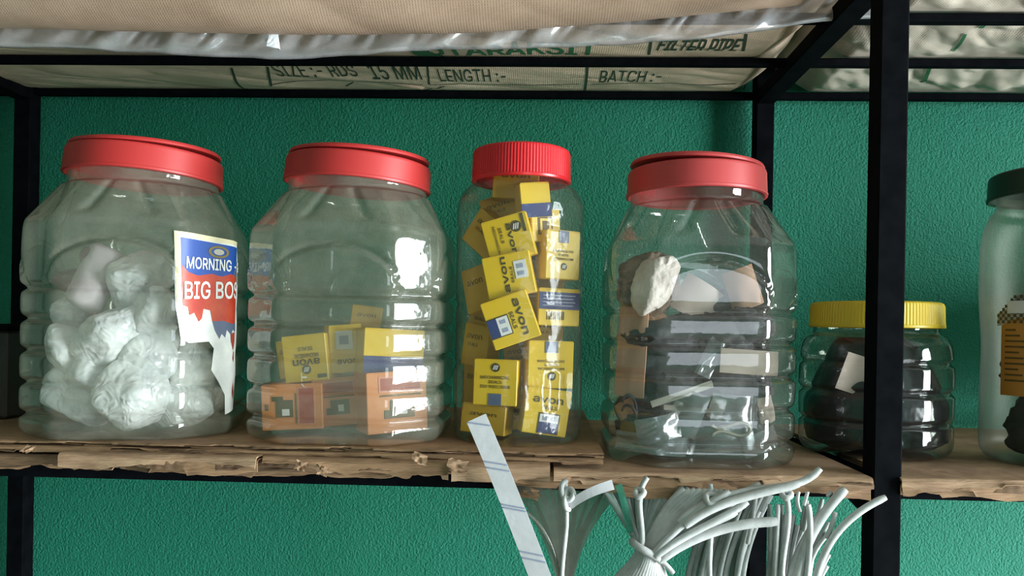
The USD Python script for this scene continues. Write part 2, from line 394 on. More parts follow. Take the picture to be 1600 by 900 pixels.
def liner(x0, x1, zt, zb, yf, yb, seed, amp, lip, n=420, wave=0.0, wfreq=0.0, off=0.0):
    """one paper layer: flat on the shelf, its ragged front margin bent down over the edge by about `lip`"""
    xs = np.linspace(x0, x1, n)
    rg = ragged(xs, seed, amp)
    low = noise(np.stack([xs * 11, np.full_like(xs, seed * 5.1), np.zeros_like(xs)], -1), seed + 3)
    low2 = noise(np.stack([xs * 37, np.full_like(xs, seed * 2.1), np.zeros_like(xs)], -1), seed + 4)
    yf_ = yf - .004 * (low - .5) - .003 * (low2 - .5) + np.where(lip > 0, 0, rg)
    L = np.maximum(.0004, lip * (.55 + .9 * low) + np.where(lip > 0, 1.0, 0.0) * rg)
    back = np.array([1.0, .6, .25, .1, .05, .025, .012])
    up = np.zeros_like(xs) + .0012 * (low2 - .5) + .0016 * (low - .5) * 0
    Y, Z = [], []
    for b in back: Y.append(yf_ + (yb - yf_) * b); Z.append(np.full_like(xs, 0.0) + up * math.exp(-b * 20))
    rb = np.minimum(.0035, L * .6 + .0004)
    for a in (20, 45, 70, 90):
        Y.append(yf_ + rb * (1 - math.sin(rad(a))) - .0); Z.append(up - rb * (1 - math.cos(rad(a))))
    for q in (.35, .7, 1.0):
        Y.append(yf_ - .0022 * q * (low2 - .3) + .0015 * q * np.sin(xs * 60 + seed)); Z.append(up - rb - np.maximum(L - rb, 0) * q)
    Y = np.array(Y).T; Z = np.array(Z).T
    X = np.repeat(xs[:, None], Y.shape[1], 1)
    dY, dZ = np.gradient(Y, axis=1), np.gradient(Z, axis=1)
    ln = np.hypot(dY, dZ) + 1e-9
    NY, NZ = dZ / ln, -dY / ln            # outward: up on the flat, forward on the lip
    if wave: w_ = wave * np.sin(xs * wfreq)[:, None]
    else: w_ = 0
    top = np.stack([X, Y + NY * (off + w_), zt + Z + NZ * (off + w_)], -1)
    th = zt - zb
    bot = np.stack([X, Y - NY * (th - off - w_), zt + Z - NZ * (th - off - w_)], -1)
    loop = np.concatenate([top, bot[:, ::-1]], 1)
    loop = np.concatenate([loop, loop[:, :1]], 1)
    m = grid(loop, flip=True)
    caps = []
    k = loop.shape[1] - 1
    for e in (0, n - 1):
        V = loop[e, :k]; h = k // 2
        f = []
        for a in range(h - 1):
            f += [[a, a + 1, k - 2 - a], [a, k - 2 - a, k - 1 - a]]
        f = np.array(f)
        caps.append(trimesh.Trimesh(V, f if e else f[:, ::-1], process=False))
    m = trimesh.util.concatenate([m] + caps)
    trimesh.repair.fix_normals(m)
    return m

def sheet(pxa, pxb, zt, zb, yf, seed, label, amp=.006, lip=.0, yb=.955, mats=('cardboard', 'cardboard_dark', 'cardboard')):
    xa, xb = at(pxa, 700, yf)[0], at(pxb, 700, yf)[0]
    zt, zb = EZ + zt, EZ + zb
    t = thing('cardboard_sheet', label, 'cardboard', ((xa + xb) / 2, yf, zb), group=None)
    th = zt - zb; n = int((xb - xa) / .0022)
    part(t, 'top_liner', liner(xa, xb, zt, zt - th * .30, yf, yb, seed, amp, lip, n), mats[0], world=True, smooth=40)
    part(t, 'fluting', liner(xa + .002, xb - .002, zt - th * .36, zt - th * .62, yf + th * .36 + (.0015 if lip else .002), yb, seed + 1, amp * .6, max(lip - .001, 0), int((xb - xa) / .0012), th * .05, 800), mats[1], world=True, smooth=40)
    part(t, 'bottom_liner', liner(xa, xb, zt - th * .70, zb, yf + th * .7 + .0005, yb, seed + 2, amp, lip * 1.15, n), mats[2], world=True, smooth=40)
    return t

sheet(-260, 944, -.0950, -.0980, .620, 11, 'brown corrugated cardboard sheet topmost of the left stack, directly under three jars', amp=.004)
sheet(-300, 943, -.0984, -.1012, .615, 21, 'brown corrugated cardboard sheet second from the top of the left stack', amp=.004, lip=.002)
sheet(92, 400, -.1016, -.1050, .603, 31, 'torn cardboard sheet with pale worn edge under the jar of white parcels', amp=.006, lip=.009, mats=('cardboard_pale', 'cardboard_dark', 'cardboard'))
sheet(410, 700, -.1016, -.1050, .606, 41, 'torn cardboard sheet with ragged flakes under the jar of orange boxes', amp=.010, lip=.008, mats=('cardboard', 'cardboard_dark', 'cardboard_pale'))
sheet(706, 860, -.1016, -.1050, .601, 51, 'short torn cardboard piece folded over the rail below the tall round jar', amp=.004, lip=.012, mats=('cardboard_pale', 'cardboard_dark', 'cardboard_pale'))
sheet(-320, 800, -.1054, -.1110, .612, 61, 'long dark cardboard sheet lowest of the left stack, lying on the rail', amp=.007, lip=.006, mats=('cardboard_dark', 'cardboard_dark', 'cardboard'))
sheet(866, 1366, -.1064, -.1084, .606, 71, 'pale cardboard sheet under the scrap-filled jar, left of the front post', amp=.006, lip=.005, mats=('cardboard_pale', 'cardboard_dark', 'cardboard_pale'))
sheet(806, 1364, -.1088, -.1111, .608, 81, 'cardboard sheet lowest under the scrap-filled jar, drooping over the rail', amp=.006, lip=.010)
sheet(1412, 2850, -.1064, -.1084, .610, 91, 'pale cardboard sheet on top beyond the front post, under the green-lidded jar', amp=.005, lip=.008, mats=('cardboard_pale', 'cardboard_dark', 'cardboard'))
sheet(1410, 2850, -.1088, -.1111, .613, 101, 'cardboard sheet underneath beyond the front post, lying on the rail', amp=.006, lip=.009)

# small torn paper flakes sticking out of the cardboard edges
rs = np.random.RandomState(5)
FLAKES = [(820, 765, 45, 22, 'torn brown cardboard scrap hanging under the rail beside the white strap'), (470, 728, 16, 12, 'small curled paper flake sticking out below the yellow and orange boxes'),
          (655, 716, 22, 14, 'curled pale cardboard flake left of the white strap'), (715, 728, 30, 16, 'largest torn cardboard flake just left of the white strap'), (505, 736, 14, 10, 'tiny pale flake below the lower edge of the cardboard stack'),
          (42, 702, 12, 8, 'pale torn paper flake under the left edge of the parcel jar')]
for k, (px, py, w, h, lb) in enumerate(FLAKES):
    c = at(px, py, .598 if k else .612); s = .6 / FPX
    n, m = 14, 10
    u, v = np.meshgrid(np.linspace(-1, 1, n), np.linspace(-1, 1, m), indexing='ij')
    ed = 1 + .35 * (noise(np.stack([u * 3, v * 3, u * 0 + k], -1), k) - .5)
    P = np.stack([c[0] + u * w * s * .5 * ed, c[1] + .004 * (noise(np.stack([u * 2, v * 2, u * 0 + k], -1), k + 3) - .5) + .004 * v, c[2] - u * h * s * .22 + v * h * s * .5 * ed], -1)
    Q = P + np.array([0, .0008, 0])
    single('cardboard_flake', trimesh.util.concatenate([grid(P), grid(Q, flip=True)]), 'cardboard_pale' if k else 'cardboard', lb, 'cardboard scrap', smooth=True)

# ------------------------------------------------------------------ sacks on the upper shelf
def sack(x0, x1, y0, y1, under, top, n=260, m=70, edge=.02):
    xs = np.linspace(x0, x1, n)
    yb = np.linspace(0, 1, m)
    e = np.clip(np.minimum(xs - x0, x1 - xs) / .05, 0, 1) ** .5
    yv = y0 + (y1 - y0) * yb
    X, Y = np.meshgrid(xs, yv, indexing='ij')
    B, T = under(X, Y), top(X, Y)
    q = np.clip(np.minimum(Y - y0, y1 - Y) / edge, 0, 1)
    rnd = np.sqrt(np.clip(1 - (1 - q) ** 2, 0, 1)) * e[:, None]
    mid = (B + T) / 2
    Bz = mid + (B - mid) * rnd; Tz = mid + (T - mid) * rnd
    low = np.stack([X, Y, Bz], -1); up = np.stack([X, Y, Tz], -1)
    loop = np.concatenate([low, up[:, ::-1]], 1)
    return grid(loop, flip=False)

def folds(X, Y, s, amp, fx, fy, ang=0.0):
    c, sn = math.cos(ang), math.sin(ang)
    U = X * c + Y * sn; V = -X * sn + Y * c
    p = np.stack([U * fx, V * fy, np.full_like(X, s * 2.3)], -1)
    r = 1 - np.abs(2 * fbm(p, 3, s) - 1)
    return amp * (r - .7)

BASE = ZU1 + .0012
def between(Y):
    return np.abs(np.sin(np.pi * (Y - D0) / .12167)) ** .8

def under_print(X, Y):
    return BASE + .0015 - .0075 * between(Y) * (.75 + .5 * noise(np.stack([X * 9, Y * 4, X * 0], -1), 4)) + between(Y) * folds(X, Y, 3, .006, 7, 30, .25)

def under_cream(X, Y):
    return BASE + .002 - .008 * between(Y) * (.6 + .8 * noise(np.stack([X * 14, Y * 4, X * 0], -1), 14)) + between(Y) * (folds(X, Y, 13, .014, 14, 26, .7) + folds(X, Y, 17, .008, 30, 14, -.5))

xs_end = at(1262, 90, .85)[0]
sk = thing('printed_sack', 'beige woven sack with green and black printed text lying across the upper rails', 'sack', (-.2, .86, BASE))
part(sk, 'sack_body', sack(XA + .05, xs_end, .752, 1.004, under_print, lambda X, Y: BASE + .085 + .02 * noise(np.stack([X * 6, Y * 8, X * 0], -1), 6), n=520, m=160), 'sack_beige', world=True, smooth=True)

def on_sack(x, y_near):
    """text lying on the sack's underside, its top towards the room"""
    def f(u, v, w):
        X = x + u; Y = y_near - v
        return np.stack([X, Y, under_print(X, Y) - .0004 - w * .2], -1)
    return f

def sack_depth(py, px):
    yy = py - math.tan(ROLL) * (px - CX)
    return (ZU1 - EZ - .004) * FPX / (CY - yy)

def sack_text(s, pxa, pxb, pyt, pyb, matn, label, bold=False):
    d0, d1 = sack_depth(pyt, pxa), sack_depth(pyb, pxa)
    dm = (d0 + d1) / 2
    xa, xb = at(pxa, (pyt + pyb) / 2, dm)[0], at(pxb, (pyt + pyb) / 2, dm)[0]
    m = text(s, d1 - d0, .0003, bold, width=xb - xa)
    part(sk, 'printed_text', mapped(m, on_sack(xa, d1), .003), matn, label, world=True, smooth=False)

sack_text('FILTER PIPE', 1030, 1156, 64, 84, 'ink_dark', 'dark printed words FILTER PIPE', True)
sack_text('SIZE :- RDS', 428, 556, 98, 113, 'ink_dark', 'dark printed words SIZE :- RDS')
sack_text('15 MM', 578, 656, 100, 119, 'ink_dark', 'handwritten size 15 MM')
sack_text('LENGTH :-', 686, 790, 108, 124, 'ink_dark', 'dark printed word LENGTH')
sack_text('BATCH :-', 938, 1034, 114, 129, 'ink_dark', 'dark printed word BATCH')
sack_text('UTARAKSIT', 664, 934, 64, 87, 'ink_green', 'large green printed brand word', True)

def sack_line(pts, wpx, matn='ink_dark', name='printed_line'):
    P = []
    for px, py in pts:
        d = sack_depth(py, px); P.append((at(px, py, d)[0], d))
    P = spline(np.array(P), 40)
    t = np.gradient(P, axis=0); t /= np.linalg.norm(t, axis=1, keepdims=True)
    nrm = np.stack([-t[:, 1], t[:, 0]], 1) * wpx * .86 / FPX / 2
    rows = []
    for k in (-1, 1):
        Q = P + nrm * k
        rows.append(np.stack([Q[:, 0], Q[:, 1], under_print(Q[:, 0], Q[:, 1]) - .0004], -1))
    return grid(np.stack(rows, 0))
lines = [sack_line(p, w) for p, w in (([(418, 101), (424, 126)], 4), ([(362, 102), (370, 120), (386, 142)], 4), ([(424, 124), (520, 121), (660, 128)], 2.5), ([(672, 128), (790, 131), (905, 132)], 2.5),
                                      ([(668, 104), (671, 128)], 3), ([(918, 108), (914, 148)], 4), ([(1018, 64), (1014, 92)], 4), ([(1166, 60), (1161, 88)], 4),
                                      ([(925, 133), (1010, 134), (1150, 136)], 2.5), ([(540, 134), (552, 126)], 3), ([(664, 141), (695, 131)], 3))]
for l in lines: part(sk, 'printed_line', l, 'ink_dark', None, world=True, smooth=False)
sw = flat(Polygon([(628, 66), (650, 66), (664, 78), (690, 93), (664, 95), (640, 88)]), 8,
          lambda u, v, w: (lambda d: (lambda X: np.stack([X, d, under_print(X, d) - .0007], -1))((u - 850) * d / FPX))((ZU1 - EZ - .004) * FPX / (CY - (v - math.tan(ROLL) * (u - CX)))))
part(sk, 'printed_logo', sw, 'ink_green', 'green printed swoosh before the brand word', world=True, smooth=False)
fold = tube(spline([at(552, 101, .925) - [0, 0, .001], at(580, 113, .935) - [0, 0, .002], at(610, 122, .94) - [0, 0, .002], at(665, 135, .955) + [0, 0, .001]], 20), np.r_[.003, np.full(18, .0055), .002], 10)
part(sk, 'sack_fold', fold, 'sack_tan', 'pale pinched fold across the printed size', world=True, smooth=True)

ck = thing('cream_sack', 'creased cream woven sack on the upper rails beside and beyond the front post', 'sack', (.6, .8, BASE))
part(ck, 'sack_body', sack(xs_end - .004, XB - .02, .548, 1.005, under_cream, lambda X, Y: BASE + .10 + .02 * noise(np.stack([X * 6, Y * 8, X * 0], -1), 8), n=320, m=150), 'sack_cream', world=True, smooth=True)
def on_cream(pts, wpx):
    P = []
    for px, py in pts:
        d = sack_depth(py, px); P.append((at(px, py, d)[0], d))
    P = spline(np.array(P), 16)
    t = np.gradient(P, axis=0); t /= np.linalg.norm(t, axis=1, keepdims=True)
    nrm = np.stack([-t[:, 1], t[:, 0]], 1) * wpx * .8 / FPX / 2
    return grid(np.stack([np.stack([(P + nrm * k)[:, 0], (P + nrm * k)[:, 1], under_cream((P + nrm * k)[:, 0], (P + nrm * k)[:, 1]) - .0012], -1) for k in (-1, 1)], 0))
for p, w in (([(1545, 44), (1532, 60)], 7), ([(1508, 66), (1490, 92)], 5), ([(1454, 116), (1441, 140)], 6)): part(ck, 'printed_stroke', on_cream(p, w), 'ink_green', 'green printed stroke', world=True, smooth=False)

def sag(X):
    xa = at(-20, 60, .7)[0]; xb = at(1275, 20, .7)[0]
    u = np.clip((X - xa) / (xb - xa), -.4, 1)
    return .036 * np.clip(1 - np.clip((u - .45) / .55, 0, 1) ** 2.0, 0, 1) * (.86 + .14 * np.clip(u / .3, 0, 1)) 
def under_tan(X, Y):
    t = np.clip((Y - .632) / (.736 - .632), 0, 1)
    return BASE + .001 - sag(X) * np.sin(np.pi * np.clip(t, 0, 1) ** 1.5) ** .7 + folds(X, Y, 23, .0035, 5, 14, .5) * np.sin(np.pi * t)
tk = thing('tan_sack', 'plain tan woven sack sagging between the front upper rails', 'sack', (-.2, .66, BASE))
part(tk, 'sack_body', sack(XA + .03, at(1290, 5, .7)[0] + .035, .50, .748, under_tan, lambda X, Y: BASE + .12 + 0 * X, n=300, m=90, edge=.012), 'sack_tan', world=True, smooth=True)

# clear plastic sheet hanging in a strip below the tan sack
TOP = [(-60, 26), (0, 27), (100, 34), (200, 40), (400, 41), (600, 38), (800, 33), (1000, 25), (1150, 17), (1250, 7), (1345, 3), (1385, 3)]
BOT = [(-60, 68), (0, 70), (100, 72), (200, 78), (350, 86), (450, 89), (560, 83), (640, 75), (800, 72), (900, 70), (1000, 64), (1100, 56), (1200, 44), (1260, 32), (1345, 25), (1385, 24)]
pxs = np.linspace(-60, 1385, 300)
tp = np.interp(pxs, *zip(*TOP)) - 10; bt = np.interp(pxs, *zip(*BOT)) + 2.5 * (noise(np.stack([pxs / 30, pxs * 0, pxs * 0], -1), 2) - .5)
rows = []
for a, px in enumerate(pxs):
    col = []
    for k, v in enumerate(np.linspace(0, 1, 14)):
        n1 = noise(np.array([px / 38 + v * 1.1, v * 1.5, 3.]), 3) - .5
        n2 = 1 - abs(2 * noise(np.array([px / 22 + v * 1.6, v * .8, 1.]), 8) - 1)
        col.append(at(px, tp[a] + (bt[a] - tp[a]) * v, .7235 + .008 * n1 + .006 * (n2 - .6) * math.sin(math.pi * min(1, v + .1)) - .006 * v))
    rows.append(col)
P = np.array(rows)
bt_roll = P[:, -1:] + np.array([[[0, .003, -.0012]]]), P[:, -1:] + np.array([[[0, .006, .001]]])
P = np.concatenate([P, *bt_roll], 1)
ps = thing('plastic_sheet', 'crumpled clear plastic sheet hanging in a strip below the tan sack', 'plastic sheet', tuple(at(640, 60, .7235)))
part(ps, 'film', grid(P, flip=True), 'sheet_plastic', world=True, smooth=True)
tear = [at(408, 42, .708), at(432, 48, .706), at(426, 62, .706), at(436, 76, .708), at(416, 72, .706), at(420, 56, .705)]
part(ps, 'torn_fold', trimesh.convex.convex_hull(np.vstack([np.array(tear), np.array(tear) + [0, .004, 0]])), 'wrap_white', 'bright puckered fold in the plastic', world=True, smooth=False)

# ------------------------------------------------------------------ jars
LEFT, RIGHT = EZ - .0946, EZ - .1060
class Jar: pass

def octo(th, a=.080, c=.0888, p=46):
    s = 0
    for k in range(8):
        d = a if k % 2 == 0 else c
        s = s + (np.maximum(np.cos(th - (-np.pi / 2 + k * np.pi / 4)), 1e-6) / d) ** p
    return s ** (-1 / p)

GROOVES = [.130, .103, .0755, .0475, .0205]
def square_radius(th, z, ribs=True):
    o = octo(th)
    r = o.copy()
    base = np.clip(z / .014, 0, 1)
    r = r * (.925 + .075 * np.sqrt(np.clip(1 - (1 - base) ** 2, 0, 1)))
    t = np.clip((z - .186) / (.229 - .186), 0, 1)
    t = t + .06 * np.sin(2 * np.pi * t) * -1 * 0
    ts = np.where(t < .12, t * t / .24, np.where(t > .9, 1 - .0 - (1 - t) ** 2 / .2 * 1.0, t - .06 + (t - .12) / .78 * .01))
    ts = np.clip(ts, 0, 1)
    r = r * (1 - ts) + .0600 * ts
    if not ribs: return r
    body = z < .19
    for g in GROOVES:
        r = r - .0042 * np.exp(-((z - g) / .0030) ** 2)
    gz = np.array([0.0] + GROOVES[::-1] + [.186])
    for a, b in zip(gz[:-1], gz[1:]):
        u = np.clip((z - a) / (b - a), 0, 1)
        r = r + np.where((z > a) & (z < b), .0016 * np.sin(np.pi * u) ** .5, 0)
    for k in range(4):
        c = -np.pi / 2 + k * np.pi / 2
        an = (th - c + np.pi) % (2 * np.pi) - np.pi
        front = np.abs(an) < .62
        xf = np.tan(np.clip(an, -1.2, 1.2)) * .08
        za = .134 + .038 * np.sqrt(np.clip(1 - (xf / .052) ** 2, 0, 1))
        r = r - np.where(front, .0030 * np.exp(-((z - za) / .0028) ** 2), 0)
        r = r + np.where(front & (z < za) & (z > .13), .0012, 0)
        for s in (-1, 1):
            aa = s * (.16 + .16 * (.224 - z) / .03)
            w = np.clip((z - .192) / .006, 0, 1) * np.clip((.226 - z) / .004, 0, 1)
            r = r - np.where(front, .0030 * w * np.exp(-((an - aa) / .05) ** 2), 0)
    return r

def jar_body(rfun, h, n=224, m=180, floor_z=.004):
    th = np.linspace(0, 2 * np.pi, n, endpoint=False)
    z = np.r_[0, .0015, .003, np.linspace(.005, h, m)]
    T, Z = np.meshgrid(th, z, indexing='ij')
    R = rfun(T, Z)
    P = np.stack([R * np.cos(T), R * np.sin(T), Z], -1)
    m1 = grid(P, closed_u=True)
    # base: pushed-up bottom
    q = np.linspace(1, 0.02, 10)
    B = np.stack([P[:, 0, 0][:, None] * q, P[:, 0, 1][:, None] * q, (.004 * (1 - q ** 4))[None, :] + 0 * P[:, 0, 0][:, None]], -1)
    m2 = grid(B, closed_u=True, flip=True)
    return trimesh.util.concatenate([m1, m2])

def make_lid(r, z0, z1, knurl=0, n=160):
    """screw lid: skirt with rolled lower edge, top annulus and a shallow dished well"""
    prof = [(r - .0035, z0 + .0015), (r - .0015, z0), (r + .0004, z0 + .0006), (r + .0006, z0 + .0025), (r, z0 + .0035), (r - .0006, z1 - .0035), (r - .0014, z1 - .0012), (r - .0035, z1), (r - .006, z1 - .0003), (r - .0072, z1 - .0025), (.001, z1 - .0026)]
    k = (lambda th, R, Z: np.where((R > r - .0012) & (Z > z0 + .003) & (Z < z1 - .003), .00022 * np.sin(th * knurl), 0)) if knurl else None
    return lathe(prof, n if not knurl else knurl * 6, k)

def tilt_about(m, z, ax, ay):
    m = m.copy(); m.apply_translation([0, 0, -z]); T = np.eye(4); T[:3, :3] = Ry(ay) @ Rx(ax); m.apply_transform(T); m.apply_translation([0, 0, z]); return m

def put_jar(px, py, Yc, base, rot, label, radius, h, scale=1.0, wide=1.0):
    J = Jar(); c = at(px, py, Yc)
    J.c = np.array([c[0], Yc, base]); J.rot = rad(rot); J.R = Rz(J.rot); J.radius = radius; J.h = h; J.s = np.array([wide, wide, scale])
    J.path = thing('plastic_jar', label, 'jar', J.c, J.R @ np.diag(J.s))
    return J

def square_jar(px, Yc, base, rot, label, lidmat, tilt, disc_tilt, scale=1.0, matn='jar_plastic', wide=1.0):
    J = put_jar(px, 600, Yc, base, rot, label, square_radius, .244, scale, wide)
    part(J.path, 'jar_body', jar_body(square_radius, .244), matn, smooth=True)
    lid = tilt_about(make_lid(.0635, .2345, .2585), .246, *tilt)
    lp = part(J.path, 'lid', lid, lidmat, smooth=35)
    disc = lathe([(.001, .2606), (.0580, .2606), (.0603, .2611), (.0610, .2626), (.0600, .2644), (.0575, .2652), (.001, .2656)], 120)
    disc = tilt_about(tilt_about(disc, .2600, *disc_tilt), .246, *tilt)
    part(lp, 'lid_disc', disc, lidmat, smooth=35)
    return J

J1 = square_jar(222, .701, LEFT, 13, 'large clear ribbed jar with faded red lid and a torn blue and red label', 'lid_red', (rad(-1), rad(2.6)), (rad(1.5), rad(-1.6)), .938, wide=1.03)
J2 = square_jar(555, .701, LEFT, 0, 'large clear ribbed jar with red lid holding yellow and orange boxes', 'lid_red', (rad(0), rad(3.6)), (rad(1.0), rad(-1.2)), .922)
J4 = square_jar(1082, .696, RIGHT, 0, 'large clear ribbed jar with pinkish red lid full of scraps, left of the front post', 'lid_red_faded', (rad(-1), rad(.3)), (rad(.5), rad(2.4)), .942, wide=.93, matn='jar_plastic_clear')

# tall round jar
prof3 = smoothprof([(.050, 0), (.0535, .004), (.0545, .014), (.0545, .045), (.0545, .066), (.0535, .070), (.0545, .075), (.0545, .118), (.0532, .123), (.0545, .128), (.0548, .185), (.0535, .191), (.0548, .197), (.0545, .212), (.050, .225), (.043, .232), (.0400, .235), (.0400, .246)], 200)
def round3(th, z):
    r = np.interp(z, prof3[:, 1], prof3[:, 0])
    return r + np.where((z > .028) & (z < .066), .0011 * np.sin(th * 20) * np.clip((z - .028) / .004, 0, 1) * np.clip((.066 - z) / .004, 0, 1), 0)
J3 = put_jar(809, 600, .692, LEFT, 0, 'tall narrow round jar with bright red lid packed with yellow boxes', round3, .246, .938)
part(J3.path, 'jar_body', jar_body(round3, .246), 'jar_plastic_clean', smooth=True)
part(J3.path, 'lid', make_lid(.0425, .2345, .2645, knurl=100), 'lid_red_bright', smooth=25)

# squat jar with yellow lid
prof5 = smoothprof([(.055, 0), (.0625, .005), (.0645, .012), (.0645, .026), (.0615, .030), (.0645, .034), (.0650, .052), (.0615, .0565), (.0650, .061), (.0645, .078), (.0612, .082), (.0638, .086), (.0625, .097), (.0585, .104), (.0535, .108), (.0525, .112), (.0525, .124)], 160)
def round5(th, z): return np.interp(z, prof5[:, 1], prof5[:, 0]) + 0 * th
J5 = put_jar(1366, 600, .742, RIGHT, 0, 'squat round jar with yellow lid filled with black polythene, behind the front post', round5, .122)
part(J5.path, 'jar_body', jar_body(round5, .122, m=120), 'jar_plastic_squat', smooth=True)
part(J5.path, 'lid', make_lid(.0565, .1125, .1355, knurl=120), 'lid_yellow', smooth=25)

# jar at the right edge
prof6 = smoothprof([(.058, 0), (.066, .005), (.069, .014), (.069, .05), (.068, .10), (.0705, .15), (.0705, .185), (.069, .20), (.064, .217), (.0585, .226), (.0580, .240)], 160)
def round6(th, z): return np.interp(z, prof6[:, 1], prof6[:, 0]) + 0 * th
J6 = put_jar(1676, 600, .700, RIGHT, 0, 'clear round jar with dark green lid and orange paper label, cut by the right edge', round6, .240, .97)
part(J6.path, 'jar_body', jar_body(round6, .240, m=120), 'jar_plastic_dusty', smooth=True)
part(J6.path, 'lid', make_lid(.0655, .232, .2545), 'lid_green', smooth=35)

# --- label on the first jar: drawn in the photograph's pixels, wrapped round the jar
def wrap_on(J, th0, z0, s, off):
    """(u right, v up) millimetre-like plane coordinates -> the jar's smooth wall from angle th0, height z0"""
    ths = np.linspace(-np.pi, np.pi, 2881)
    rr = J.radius(ths, np.full_like(ths, .10), False) if J.radius is square_radius else J.radius(ths, np.full_like(ths, .12))
    xy = np.stack([rr * np.cos(ths), rr * np.sin(ths)], -1)
    L = np.r_[0, np.cumsum(np.linalg.norm(np.diff(xy, axis=0), axis=1))]
    i0 = np.interp(th0, ths, L)
    def f(u, v, w):
        t = np.interp(i0 + u * (s[0] if isinstance(s, tuple) else s), L, ths)
        r = np.interp(t, ths, rr) + off + w
        return np.stack([r * np.cos(t), r * np.sin(t), z0 + v * (s[1] if isinstance(s, tuple) else s)], -1)
    return f
def px_poly(pts, x0=281, y1=640): return Polygon([(x - x0, y1 - y) for x, y in pts])
S1 = (.00067, .00060)
wl = lambda off: wrap_on(J1, rad(-63), .019, S1, off)
outer = px_poly([(281, 372), (300, 373), (372, 378), (374, 392), (380, 410), (383, 440), (381, 462), (377, 480), (382, 500), (380, 530), (374, 552), (378, 580), (370, 610), (366, 634), (350, 640), (349, 610), (340, 590), (330, 572), (333, 540), (326, 530), (300, 532), (290, 525), (287, 500), (284, 480)])
lab = part(J1.path, 'paper_label', flat(outer, 6, wl(.0022)), 'label_torn', 'peeling paper label with torn white lower half', smooth=True)
part(lab, 'label_border', flat(px_poly([(281, 372), (300, 373), (372, 378), (371, 384), (288, 381), (291, 478), (285, 474)]), 6, wl(.0025)), 'label_cream', smooth=True)
part(lab, 'blue_panel', flat(px_poly([(288, 381), (371, 387), (371, 432), (355, 428), (342, 433), (328, 430), (310, 434), (298, 430), (289, 419)]), 6, wl(.0025)), 'label_blue', smooth=True)
part(lab, 'red_panel', flat(px_poly([(289, 419), (298, 430), (310, 434), (328, 430), (342, 433), (355, 428), (371, 432), (368, 500), (360, 504), (345, 499), (330, 500), (327, 484), (318, 482), (316, 496), (312, 501), (306, 488), (300, 492), (298, 480), (292, 478)]), 6, wl(.0025)), 'label_red', smooth=True)
part(lab, 'torn_streak', [flat(px_poly(p), 6, wl(.0026)) for p in ([(330, 500), (345, 499), (360, 504), (368, 500), (368, 516), (360, 512), (357, 520), (350, 512), (348, 524), (343, 518), (340, 526), (334, 514)],)], 'print_blue_grey', 'grey blue ragged lower edge of the print', smooth=True)
part(lab, 'torn_streak', [flat(px_poly(p), 6, wl(.0026)) for p in ([(356, 518), (367, 516), (366, 530), (362, 544), (357, 530)], [(363, 545), (365, 546), (364, 562), (361, 556)], [(363, 592), (366, 608), (363, 618), (361, 606)])], 'print_red', 'dark red streaks of torn print', smooth=True)
part(lab, 'emblem', [flat(affinity.scale(Point(337 - 281, 640 - 397).buffer(1, 24), 14, 9).difference(affinity.scale(Point(337 - 281, 640 - 397).buffer(1, 24), 10.5, 6)), 4, wl(.0029))], 'olive_scrap', 'small olive oval emblem', smooth=True)
part(lab, 'emblem_centre', flat(affinity.scale(Point(337 - 281, 640 - 397).buffer(1, 24), 7, 4.5), 4, wl(.0029)), 'metal_strip', smooth=True)
def label_text(s, x0, x1, yb, h, skew=0):
    m = text(s, h, .2, True, width=x1 - x0); v = m.vertices.copy(); v[:, 0] += x0 - 281; v[:, 1] += 640 - yb + v[:, 0] * skew
    m.vertices = v; v2 = m.vertices.copy(); v2[:, 2] *= .001; m.vertices = v2; return m
part(lab, 'printed_text', mapped(label_text('MORNING -', 295, 365, 424, 16), wl(.0029), 4), 'print_white', 'white words MORNING -', smooth=False)
part(lab, 'printed_text', mapped(label_text('G', 369, 378, 424, 15), wl(.0029), 4), 'print_white', 'white letter G', smooth=False)
part(lab, 'printed_text', mapped(label_text('BIG BOS', 293, 371, 469, 24, .06), wl(.0029), 4), 'print_white', 'white words BIG BOS', smooth=False)

# --- label on the right-edge jar
S6 = .00053
w6 = lambda off: wrap_on(J6, rad(-168), .060, S6, off)
lab6 = part(J6.path, 'paper_label', flat(Polygon([(0, 0), (150, 0), (150, 128), (75, 132), (20, 122), (0, 112)]), 8, w6(.0008)), 'label_orange', 'orange paper label', smooth=True)
chk = []
for i in range(24):
    for j in range(9):
        if (i + j) % 2 == 0 and 0 <= j < 3 + min(i, 6):
            chk.append(sbox(-8 + i * 5, 116 + j * 5, -3 + i * 5, 121 + j * 5))
part(lab6, 'label_band', flat(Polygon([(-8, 112), (0, 112), (20, 122), (75, 132), (120, 132), (120, 164), (30, 162), (10, 140), (-8, 132)]), 8, w6(.0010)), 'label_grey', 'pale checked band above the orange label', smooth=True)
part(lab6, 'check_pattern', [flat(b, 6, w6(.0013)) for b in chk], 'print_black', 'black checks', smooth=False)
part(lab6, 'text_plate', flat(sbox(12, 132, 110, 152), 8, w6(.0016)), 'print_white', 'white plate with small text', smooth=False)
tl = [sbox(8, 104 - 9 * k, 26 + (k * 7) % 22, 107 - 9 * k) for k in range(10)]
part(lab6, 'text_line', [flat(b, 6, w6(.0011)) for b in tl], 'print_brown', 'small brown print lines', smooth=False)

